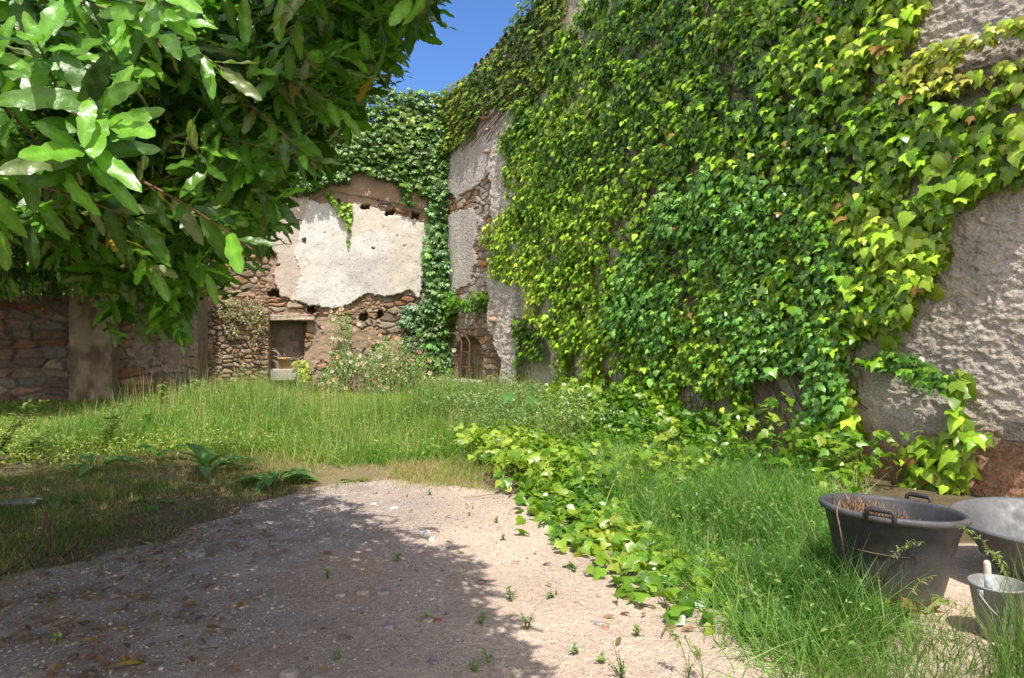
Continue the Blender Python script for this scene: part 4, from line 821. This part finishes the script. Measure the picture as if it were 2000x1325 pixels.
tr_p = WB.pt(556, 733, .06); ang = math.atan2(-WB.d[1], -WB.d[0])
mb = MB(); mb.box(tr_p + np.array([0, 0, .02]), .70, .34, .28, [.40, .375, .33], ang, .006, .02)
tr_ = tag(mb.build('stone_trough', M_wall, smooth=False, origin=tuple(tr_p)), 'pale grey stone trough standing in the dark wall niche', 'trough')
pp = tr_p + np.array([.0, .0, .16])
pot = thing('clay_pot', 'ochre clay flowerpot standing on the stone trough', 'flowerpot', tuple(pp))
mb = MB(); mb.lathe([(.001, .0), (.115, .0), (.14, .22), (.16, .22), (.165, .27), (.14, .27), (.13, .2)], (0, 0, 0), [.50, .31, .15], 24); mb.build('pot_body', M_clay, pot)
mb = MB(); mb.lathe([(.001, .215), (.136, .21)], (0, 0, 0), [.10, .07, .05], 16); mb.build('potting_soil', M_ground, pot)
dp = thing('dry_shrub', 'bare grey dried shrub branches rising from the clay flowerpot', 'plant', tuple(pp + np.array([0, 0, .2])))
mb = MB()
for k in range(11):
    a = R.uniform(0, 6.28); sp_ = R.uniform(.2, .45); pts = [np.array([0, 0, -.03])]
    for j in range(5): pts.append(pts[-1] + np.array([math.cos(a) * sp_ * .3, math.sin(a) * sp_ * .1, R.uniform(.0, .1)]) + R.normal(0, .025, 3))
    mb.tube(pts, np.linspace(.014, .007, 6), np.array([.36, .30, .24]) * R.uniform(.8, 1.15), 5)
mb.build('dry_branch', M_bark, dp)
gp_ = thing('potted_greens', 'bright yellow-green leafy plant right of the stone trough', 'plant', tuple(WB.pt(590, 740, .25)))
mb, _ = foliage_on(Wall(WB.P(0, 0, .25)[:2], WB.d[:2], WB.n[:2]), [[(572, 705), (590, 700), (610, 715), (606, 740), (585, 745)]], 160, .09, .25, [LG, YG, YG], tpl=LEAFLET, seed=621, warp=2, side=1); put(mb, 'foliage', M_ivy, gp_)

# iron trellis before the doorway
tl = thing('iron_trellis', 'thin rusty iron ladder trellis leaning before the arched doorway', 'trellis', tuple(WR.pt(930, 790, .25) * [1, 1, 0]))
def TP(px, py): return WR.pt(px, py, .28)
ru_ = [.17, .085, .06]
for rail in ([(917, 795), (919, 740), (921, 700), (922, 668), (915, 656), (906, 650), (893, 652), (884, 657)], [(934, 790), (936, 740), (937, 700), (938, 668), (930, 655)]):
    mb = MB(); mb.tube([TP(*p) for p in rail], .0145, ru_, 6); put(mb, 'rail', M_rust, tl)
for y_, xa, xb in ((687, 921, 938), (716, 920, 937), (744, 919, 936), (728, 936, 946), (770, 918, 935)):
    mb = MB(); mb.tube([TP(xa, y_ - .5), TP(xb, y_ + .5)], .011, ru_, 6); put(mb, 'rung', M_rust, tl)

# ================================================================= TUBS AND BUCKET
tb = thing('rubber_tub', 'large black rubber tub with two rim handles half full of dry clippings', 'tub', (2.35, 4.15, 0.0), rot=(rad(-2), rad(3), 0)); tb.scale = (.90, .90, 1.03)
BK = [.045, .046, .052]
mb = MB(); mb.lathe([(.001, .0), (.29, .0), (.305, .015), (.34, .15), (.375, .31), (.402, .42), (.408, .425), (.425, .50), (.43, .502), (.452, .498), (.462, .51), (.462, .527), (.45, .538), (.425, .535), (.415, .515), (.39, .40), (.35, .24), (.31, .05), (.001, .04)], (0, 0, 0), [[.17, .145, .12]] * 3 + [[.075, .068, .062], [.048, .047, .049], [.04, .04, .044]] + [[.045, .046, .052]] * 2 + [[.09, .09, .095]] * 5 + [[.06, .06, .066]] * 6, 72); mb.build('tub_body', M_plastic, tb)
for a in (rad(38), rad(232)):
    c, s = math.cos(a), math.sin(a); t_ = np.array([-s, c, 0]); r_ = np.array([c, s, 0]); mb = MB(); b0 = r_ * .445
    mb.tube([b0 - t_ * .080 + [0, 0, .49], b0 - t_ * .080 + r_ * .012 + [0, 0, .558], b0 - t_ * .062 + r_ * .015 + [0, 0, .57], b0 + t_ * .062 + r_ * .015 + [0, 0, .57], b0 + t_ * .080 + r_ * .012 + [0, 0, .558], b0 + t_ * .080 + [0, 0, .49]], .016, BK, 8); mb.build('handle', M_plastic, tb)
cl = MB(); a = R.uniform(0, 6.28, 900); r_ = .33 * np.sqrt(R.uniform(size=900)); b = R.uniform(0, 6.28, 900)
T = np.stack([2.35 + .86 * r_ * np.cos(a), 4.15 + .86 * r_ * np.sin(a), .35 - .18 * r_ * np.cos(a) + .07 * R.uniform(size=900) + .06 * (1 - r_ / .4) + .05 * np.cos(a - 2.6) * r_ / .4], 1); 
cl.scatter(BLADES[1], frames(np.stack([R.normal(0, .3, 900), R.normal(0, .3, 900), np.ones(900)], 1), np.stack([np.cos(b), np.sin(b), 0 * b], 1)) @ np.array([[1, 0, 0], [0, 0, 1], [0, -1, 0.]]), T, np.array([.36, .24, .14]) * R.uniform(.4, 1.3, (900, 1)), np.stack([np.full(900, .007), np.full(900, .1), np.full(900, .12)], 1))
cl.lathe([(.001, .37), (.2, .36), (.33, .34)], (2.35, 4.15, 0), [.17, .115, .07], 24)
tag(cl.build('dry_clippings', M_ground), 'brown dry grass clippings inside the black rubber tub', 'clippings', kind='stuff')
mb = MB(); mb.tube([ray(1632, 935, 4.45), ray(1648, 960, 4.3), ray(1662, 985, 4.25), ray(1680, 1030, 4.3)], [.004, .006, .006, .006], [.24, .14, .10], 5); tag(mb.build('twig', M_bark), 'thin reddish twig poking up over the left rim of the black tub', 'twig')
mb = MB(); mb.tube([ray(1640, 978, 3.84), ray(1634, 1000, 3.8), ray(1640, 1030, 3.77), ray(1648, 1075, 3.75)], [.004, .004, .004, .003], [.24, .14, .10], 5); tag(mb.build('creeper_shoot', M_bark), 'dry brown shoot dangling down outside the left of the black tub', 'shoot')

zt = thing('zinc_tub', 'wide flared grey zinc washtub at the right edge behind the bucket', 'tub', (3.50, 4.40, 0.0), rot=(rad(3), rad(-3), 0)); zt.scale = (1, 1, .93)
ZC = [.13, .133, .138]
mb = MB(); mb.lathe([(.001, .0), (.20, .0), (.21, .012), (.33, .19), (.487, .425), (.50, .43), (.51, .42), (.517, .43), (.512, .445), (.498, .447), (.484, .435), (.325, .20), (.2, .02), (.001, .018)], (0, 0, 0), ZC, 64, .0); mb.build('tub_body', M_zinc, zt)
for a in (rad(197), rad(17)):
    c, s = math.cos(a), math.sin(a); t_ = np.array([-s, c, 0]); r_ = np.array([c, s, 0]); b0 = r_ * .43 + np.array([0, 0, .30]); th = np.linspace(0, np.pi, 9)
    mb = MB(); mb.tube([b0 - t_ * .075 * math.cos(t) + r_ * .055 * math.sin(t) - np.array([0, 0, .02 * math.sin(t)]) for t in th], .007, ZC, 7); mb.build('handle', M_zinc, zt)
bu = thing('metal_bucket', 'small galvanised bucket with wire bail in the lower right corner', 'bucket', (2.615, 3.58, 0.005), rot=(0, rad(-2), rad(20)))
mb = MB(); mb.lathe([(.001, .012), (.082, .012), (.084, .0), (.09, .0), (.09, .02), (.127, .272), (.132, .276), (.135, .283), (.131, .289), (.124, .286), (.088, .024), (.001, .02)], (0, 0, 0), [.30, .30, .29], 48); mb.build('bucket_body', M_zinc, bu)
th = np.linspace(0, np.pi, 17); mb = MB(); hx = .137
mb.tube([np.array([-hx * math.cos(t), -.075 * math.sin(t) - .045 * math.sin(t), .25 - .155 * math.sin(t)]) for t in th], .0035, [.5, .5, .5], 6); mb.build('bail', M_zinc, bu)
for sx in (-1, 1):
    mb = MB(); mb.box((sx * .129, 0, .252), .012, .035, .04, [.42, .42, .42], 0, 0, .003); mb.build('bail_ear', M_zinc, bu)
tool = thing('brush_handle', 'worn wooden tool handle sticking up out of the bucket', 'tool', (2.585, 3.60, .03))
mb = MB(); mb.tube([(0, 0, 0), (-.01, -.005, .2), (-.024, -.01, .36), (-.026, -.01, .375)], [.016, .017, .018, .011], [.55, .49, .40], 12); mb.build('handle_shaft', M_wood, tool)
mb = MB(); mb.tube([(-.0095, -.005, .19), (-.0195, -.009, .305)], [.0185, .0185], [.42, .46, .50], 12); mb.build('painted_collar', M_wood, tool)

# ================================================================= SMALL PLANTS, STONES
def at(px, py): x, y = gpt(px, py); return np.array([x, y, float(gh(x, y))])
def weed(px, py, h, label, kind=0, n=26, cols=([.17, .27, .08], [.32, .42, .16]), lw=.026):
    p = at(px, py); o = thing('weed', label, 'weed', tuple(p), 'small weeds sprouting in the gravel'); mb = MB(); ms = MB()
    ns = 3 if kind == 0 else 5
    for k in range(ns):
        a = R.uniform(0, 6.28); sp_ = R.uniform(.1, .5) * h; t = np.linspace(0, 1, 5)[:, None]; hh = h * R.uniform(.6, 1)
        pts = np.concatenate([np.cos(a) * sp_ * t ** 1.3, np.sin(a) * sp_ * t ** 1.3, hh * t - .008], 1); ms.tube(pts, np.linspace(.003, .0012, 5), [.14, .19, .06], 4)
        m = n // ns; f = R.uniform(.15, 1, m); q = np.stack([np.interp(f, t[:, 0], pts[:, j]) for j in range(3)], 1); b = R.uniform(0, 6.28, m)
        c = lerp(cols[0], cols[1], R.uniform(size=(m, 1))); mb.scatter(LEAFLET, frames(np.stack([np.cos(b), np.sin(b), R.uniform(.1, 1.6, m)], 1), np.stack([R.normal(0, .5, m), R.normal(-.4, .5, m), np.ones(m)], 1)), q, c, lw * R.uniform(.6, 1.3, m))
    ms.build('stem', M_grass, o); mb.build('foliage', M_ivy, o); return o
for a in [(998, 1170, .11, 'leafy dark weed alone in the middle of the sunlit gravel'), (1030, 1225, .10, 'bushy pale weed just below the dark weed in the sunlit gravel'), (1075, 1165, .06, 'tiny sprig right of the dark weed in the sunlit gravel'), (940, 1215, .09, 'thin weed on the edge of the tree shadow by the gravel'), (955, 1290, .08, 'low weed at the tip of the tree shadow'), (1215, 1325, .16, 'tall leafy weed at the bottom edge of the photo'), (1245, 1240, .07, 'wispy grey weed in sunlit gravel left of the lush grass'), (1120, 1278, .05, 'small flat weed near the bottom in sunlit gravel'), (1175, 1295, .05, 'small weed between the flat weed and the tall weed'), (985, 1055, .06, 'sprig near the ground ivy edge in far gravel'), (970, 1020, .07, 'weed tuft nearest the ground ivy on far gravel'), (640, 1130, .10, 'spindly weed in the shaded middle gravel'), (775, 1095, .09, 'slender weed in shade left of the white stone'), (660, 1285, .05, 'small round-leaved weed in the shaded foreground gravel'), (835, 1210, .05, 'yellowish grass sprig beside the red tile shard'), (925, 1310, .06, 'pale tuft at bottom edge beside the tree shadow'), (840, 965, .06, 'tiny tuft where the gravel meets the dry grass'), (350, 1085, .05, 'weed by the flat grey stone in shade'), (110, 1260, .07, 'low weed in the leaf litter at lower left')]:
    weed(a[0], a[1], a[2], a[3], kind=int(R.integers(0, 2)))
def dock(px, py, sizes, label, cols=([.08, .20, .045], [.14, .29, .07]), tilt=(.55, 1.2), cat='weed'):
    p = at(px, py); o = thing('dock_plant', label, cat, tuple(p), 'broad-leaved docks in the yard grass')
    for k, s in enumerate(sizes):
        a = k * 2.4 + R.uniform(0, .6); e = R.uniform(*tilt); yd = np.array([[math.cos(a) * math.cos(e), math.sin(a) * math.cos(e), math.sin(e)]]); zh = np.array([[-math.cos(a) * math.sin(e), -math.sin(a) * math.sin(e), math.cos(e)]])
        m = MB(); base = yd * s * .35; m.scatter(DOCK, frames(yd, zh), base, lerp(cols[0], cols[1], R.uniform(size=(1, 1))), np.array([s])); m.tube([np.zeros(3), base[0] * 1.05], [.006, .004], [.16, .2, .07], 5); m.build('leaf', M_weed, o)
    return o
dock(405, 925, [.42, .38, .34, .36, .3, .28, .3, .25, .24], 'dock with one tall upright leaf at the edge of the tree shade')
dock(535, 945, [.42, .38, .36, .36, .3, .32, .26, .3, .28, .25], 'wide dock half in sun where the shade meets the gravel', tilt=(.3, .8))
dock(190, 920, [.38, .34, .3, .28, .3, .26], 'leftmost dock in dark shade near the sunlit weeds')
dock(310, 900, [.34, .3, .22, .2], 'narrow dock with one leaning leaf in the shade')
dock(300, 985, [.24, .22, .2, .2, .18], 'low dock flat in the short shaded grass', tilt=(.1, .4))
dock(105, 985, [.24, .2, .2, .17], 'small dock beside the pale slab at left', tilt=(.2, .6))
dock(690, 940, [.18, .16, .17, .15, .14, .16], 'small bright rosette at the sunlit gravel edge', ([.14, .24, .05], [.2, .3, .07]), (.05, .4))
dock(575, 880, [.3, .28, .26, .24, .24], 'bright sunlit dock behind the wide half-shaded one', ([.14, .24, .05], [.2, .3, .07]), (.3, .9))
def stalk(px, py, h, lean, label, n=110, cat='weed'):
    p = at(px, py); o = thing('tall_weed', label, cat, tuple(p), 'tall stalky weeds at left'); ms = MB(); mb = MB()
    for k in range(3):
        a = R.uniform(-.4, .4); t = np.linspace(0, 1, 8)[:, None]; le = lean * R.uniform(.6, 1.3); hh = h * R.uniform(.7, 1)
        pts = np.concatenate([le * t ** 1.4, a * .3 * t, hh * t - .02], 1); ms.tube(pts, np.linspace(.008, .002, 8), [.2, .24, .09], 5)
        m = n // 3; f = R.uniform(.1, 1, m); q = np.stack([np.interp(f, t[:, 0], pts[:, j]) for j in range(3)], 1) + R.normal(0, .025, (m, 3)); b = R.uniform(0, 6.28, m)
        c = lerp([.14, .22, .04], [.28, .33, .08], R.uniform(size=(m, 1))); mb.scatter(LEAFLET, frames(np.stack([np.cos(b), np.sin(b), R.uniform(-.2, .8, m)], 1), np.stack([R.normal(0, .4, m), R.normal(0, .4, m), np.ones(m)], 1)), q, c, .10 * R.uniform(.5, 1.3, m))
    ms.build('stem', M_grass, o); mb.build('foliage', M_ivy, o)
stalk(-10, 900, .9, .45, 'tallest leaning weed at the very left edge'); stalk(35, 898, .6, .5, 'shorter leaning weed beside the left edge one'); stalk(195, 885, .7, .4, 'slanting weed with yellow tip before the shaded buttress'); stalk(305, 840, .75, .1, 'upright bushy weed before the shadow corner of the wall', 150); stalk(265, 860, .4, .2, 'small pale weed right of the slanting weed')
# fig seedling
p = at(1010, 880); fg = thing('fig_seedling', 'fig seedling with big lobed leaves in front of the pilaster', 'plant', (p[0], p[1] + 1.0, p[2]))
ms = MB(); ms.tube([(0, 0, 0), (.02, 0, .35), (0, .02, .7)], [.014, .01, .006], [.22, .2, .12], 6); ms.build('stem', M_bark, fg)
for k in range(9):
    a = k * 2.4; z = .3 + .055 * k; yd = np.array([math.cos(a), math.sin(a), -.45]); b0 = np.array([math.cos(a) * .2, math.sin(a) * .2, z + .05 * (k % 3)]); m = MB()
    for an in (-1.0, -.5, 0, .5, 1.0):
        ca, sa = math.cos(an), math.sin(an); m.scatter(long_tpl(5, .34, 0, .35, .1), frames(yd[None], np.array([[.1, -.4, 1.]])) @ np.array([[ca, -sa, 0], [sa, ca, 0], [0, 0, 1]]), b0[None], np.array([[.09, .22, .05]]) * R.uniform(.85, 1.3), np.array([.25 * (1 - .25 * abs(an))]))
    m.tube([(0, 0, z - .05), b0], [.004, .003], [.16, .2, .08], 4); m.build('leaf', M_weed, fg)
# grass stalks with seed heads
def oat(px, py, h, lean, label):
    p = at(px, py); o = thing('grass_stalk', label, 'grass stalk', tuple(p), 'seeding grass stalks at lower right'); t = np.linspace(0, 1, 10)[:, None]
    pts = np.concatenate([lean[0] * t ** 1.8, lean[1] * t ** 1.8, h * t - .01 - .25 * h * t ** 4], 1); ms = MB(); ms.tube(pts, np.linspace(.003, .001, 10), [.2, .27, .08], 4); ms.build('stem', M_grass, o)
    n = 34; f = R.uniform(.62, 1, n); q = np.stack([np.interp(f, t[:, 0], pts[:, j]) for j in range(3)], 1); b = R.uniform(0, 6.28, n)
    mb = MB(); yd = np.stack([np.cos(b) * .5 + lean[0], np.sin(b) * .5 + lean[1], R.uniform(-.6, .3, n)], 1); mb.scatter(LEAFLET, frames(yd, np.stack([R.normal(0, .4, n), R.normal(0, .4, n), np.ones(n)], 1)), q, np.tile([.26, .32, .11], (n, 1)), np.stack([np.full(n, .02), R.uniform(.02, .045, n), np.full(n, .03)], 1))
    mb.scatter(BLADES[2], rotz(R.uniform(0, 6.28, 4)), np.tile([0, 0, 0.], (4, 1)), np.tile([.13, .21, .05], (4, 1)), np.stack([np.full(4, .007), np.full(4, .2), np.full(4, h * .6)], 1)); mb.build('seed_head', M_grass, o)
for a in [(1345, 1330, .3, (-.08, .05), 'bare grass stalk standing alone in gravel at the bottom'), (1375, 1340, .22, (-.03, .05), 'second shorter grass stalk beside the lone one at the bottom'), (1690, 1200, .62, (.28, -.1), 'arching seed stalk crossing the front of the black tub'), (1660, 1180, .6, (.2, -.05), 'drooping seed stalk at the left side of the black tub'), (1990, 1300, .75, (-.12, .0), 'tall seed stalk rising in front of the zinc washtub'), (1960, 1330, .5, (-.25, .1), 'seed stalk bent left before the bucket'), (1750, 1240, .4, (.25, .1), 'short stalk leaning right below the black tub'), (2010, 1320, .9, (-.2, .2), 'tallest seed stalk at the right edge of the photo'), (1560, 870 + 60, .75, (-.15, -.2), 'feathery stalk above the ground ivy near the wall'), (1480, 905, .8, (.2, -.2), 'feathery stalk over the ground ivy left of the other'), (1240, 900, .8, (.2, -.1), 'feathery stalk farthest left over the ground ivy')]: oat(*a)
# big wilted ivy leaf by the tub
p = at(1770, 1190); wl = thing('wilted_leaves', 'wilting yellow-brown broad leaves lying before the black tub', 'leaves', tuple(p))
for dx, dy, a, s, c in ((.06, .0, -.5, .17, [.22, .27, .05]), (-.12, .04, .6, .14, [.32, .24, .06]), (-.16, -.08, 2.4, .12, [.24, .26, .05]), (-.02, -.1, 3.6, .11, [.30, .17, .06])):
    m = MB(); m.scatter(IVYF, frames(np.array([[math.cos(a), math.sin(a), .1]]), np.array([[.2, -.7, .8]])), np.array([[dx, dy, .07]]), np.array([c]), np.array([s])); m.build('leaf', M_ivy, wl)
# stones and shards
def stone(name, px, py, sx, sy, sz, col, label, cat='stone', group='loose stones on the gravel', rot=None):
    p = at(px, py); V = ICO3[0].copy(); s = int(R.integers(1, 999)); V = V * (1 + .35 * (fbm(V[:, 0] * 1.6 + s, V[:, 1] * 1.6 + V[:, 2], s, 3) - .5)[:, None]); V = np.clip(V, -.8, .72)
    m = MB(); m.scatter((V, ICO3[1]), rotz(np.array([R.uniform(0, 3.1) if rot is None else rot])), np.array([[0, 0, sz * .35]]), np.array([col]), np.array([[sx, sy, sz]])); o = m.build(name, M_stone, smooth=True); o.location = p; tag(o, label, cat, group)
W_ = [.72, .70, .66]
for a in [('stone', 830, 1046, .055, .05, .035, W_, 'bright white stone lying on the edge of the tree shadow'), ('stone', 842, 1056, .035, .03, .02, W_, 'small white chip touching the bright white stone'), ('stone', 770, 993, .055, .04, .012, W_, 'flat white stone on the far sunlit gravel'), ('stone', 730, 983, .05, .03, .01, [.62, .58, .52], 'thin pale flake left of the flat white stone'),
          ('stone', 710, 1155, .06, .05, .018, [.42, .36, .28], 'sandy half-buried stone in the shaded gravel'), ('stone', 748, 1160, .055, .04, .02, [.33, .33, .35], 'bluish grey stone beside the sandy half-buried one'), ('stone', 665, 1162, .04, .04, .02, [.4, .35, .31], 'round pinkish stone left of the sandy one'), ('stone', 835, 1212, .035, .03, .02, [.45, .4, .34], 'pale stone just left of the red tile shard'), ('stone', 845, 1292, .035, .02, .012, [.24, .24, .27], 'dark slate chip in the near shaded gravel'), ('stone', 760, 1220, .05, .03, .012, [.36, .33, .38], 'mauve flat stone in shade below the bluish one'),
          ('stone', 565, 1320, .05, .05, .03, [.38, .34, .30], 'rounded stone at the bottom edge in shade'), ('stone', 380, 1082, .13, .09, .014, [.36, .33, .31], 'large flat grey stone sunk in the shaded gravel'), ('stone', 505, 1025, .14, .05, .012, [.42, .34, .29], 'long flat pinkish stone near the shaded grass'), ('stone', 885, 1125, .03, .02, .012, [.4, .3, .2], 'small tan pebble at the shadow fringe'), ('stone', 1135, 1175, .04, .022, .01, [.55, .46, .36], 'pale flat chip in the sunny gravel'), ('stone', 1170, 1215, .03, .03, .012, [.38, .36, .36], 'grey pebble in the sunny gravel'), ('stone', 1240, 1162, .06, .035, .014, [.46, .37, .28], 'tan stone touching the ground ivy edge')]: stone(*a)
for a in [('tile_shard', 855, 1210, .03, .016, .008, [.50, .14, .07], 'red roof tile shard lying in the shaded gravel'), ('tile_shard', 827, 1080, .022, .018, .01, [.52, .2, .12], 'red shard close to the bright white stone'), ('tile_shard', 1182, 1225, .028, .018, .008, [.58, .28, .18], 'orange shard in the sunny gravel')]: stone(*a, cat='tile shard', group='red tile shards on the gravel')
stone('stone_slab', 35, 985, .26, .12, .03, [.26, .24, .22], 'pale flat slab lying in shade at the left edge', group=None, rot=.25)
for pts, lb in (([(95, 1085, 0), (97, 1050, .1), (95, 1020, .2), (88, 1000, .25)], 'dark curved stick standing in the shaded grass'), ([(120, 1090, .0), (150, 1060, .06), (168, 1030, .14), (172, 1010, .2)], 'thinner stick leaning right beside the curved one'), ([(-10, 1130, .0), (40, 1095, .05), (80, 1050, .12), (92, 1000, .3)], 'long pale stick slanting from the left edge')):
    Y = gpt(pts[0][0], pts[0][1])[1]; m = MB(); m.tube([ray(a, b, Y + .02 * i) for i, (a, b, _) in enumerate(pts)], np.linspace(.014, .007, len(pts)), [.11, .08, .06], 6); tag(m.build('stick', M_bark), lb, 'stick', 'sticks in the shaded grass')
p = at(228, 1308); m = MB(); m.scatter(LAURS, frames(np.array([[.9, .45, .1]]), np.array([[.1, -.2, 1]])), np.array([[0, 0, .02]]), np.array([[.42, .33, .03]]), np.array([.11])); o = m.build('fallen_leaf', M_ivy); o.location = p; tag(o, 'single bright yellow fallen leaf on the dark gravel', 'leaf')
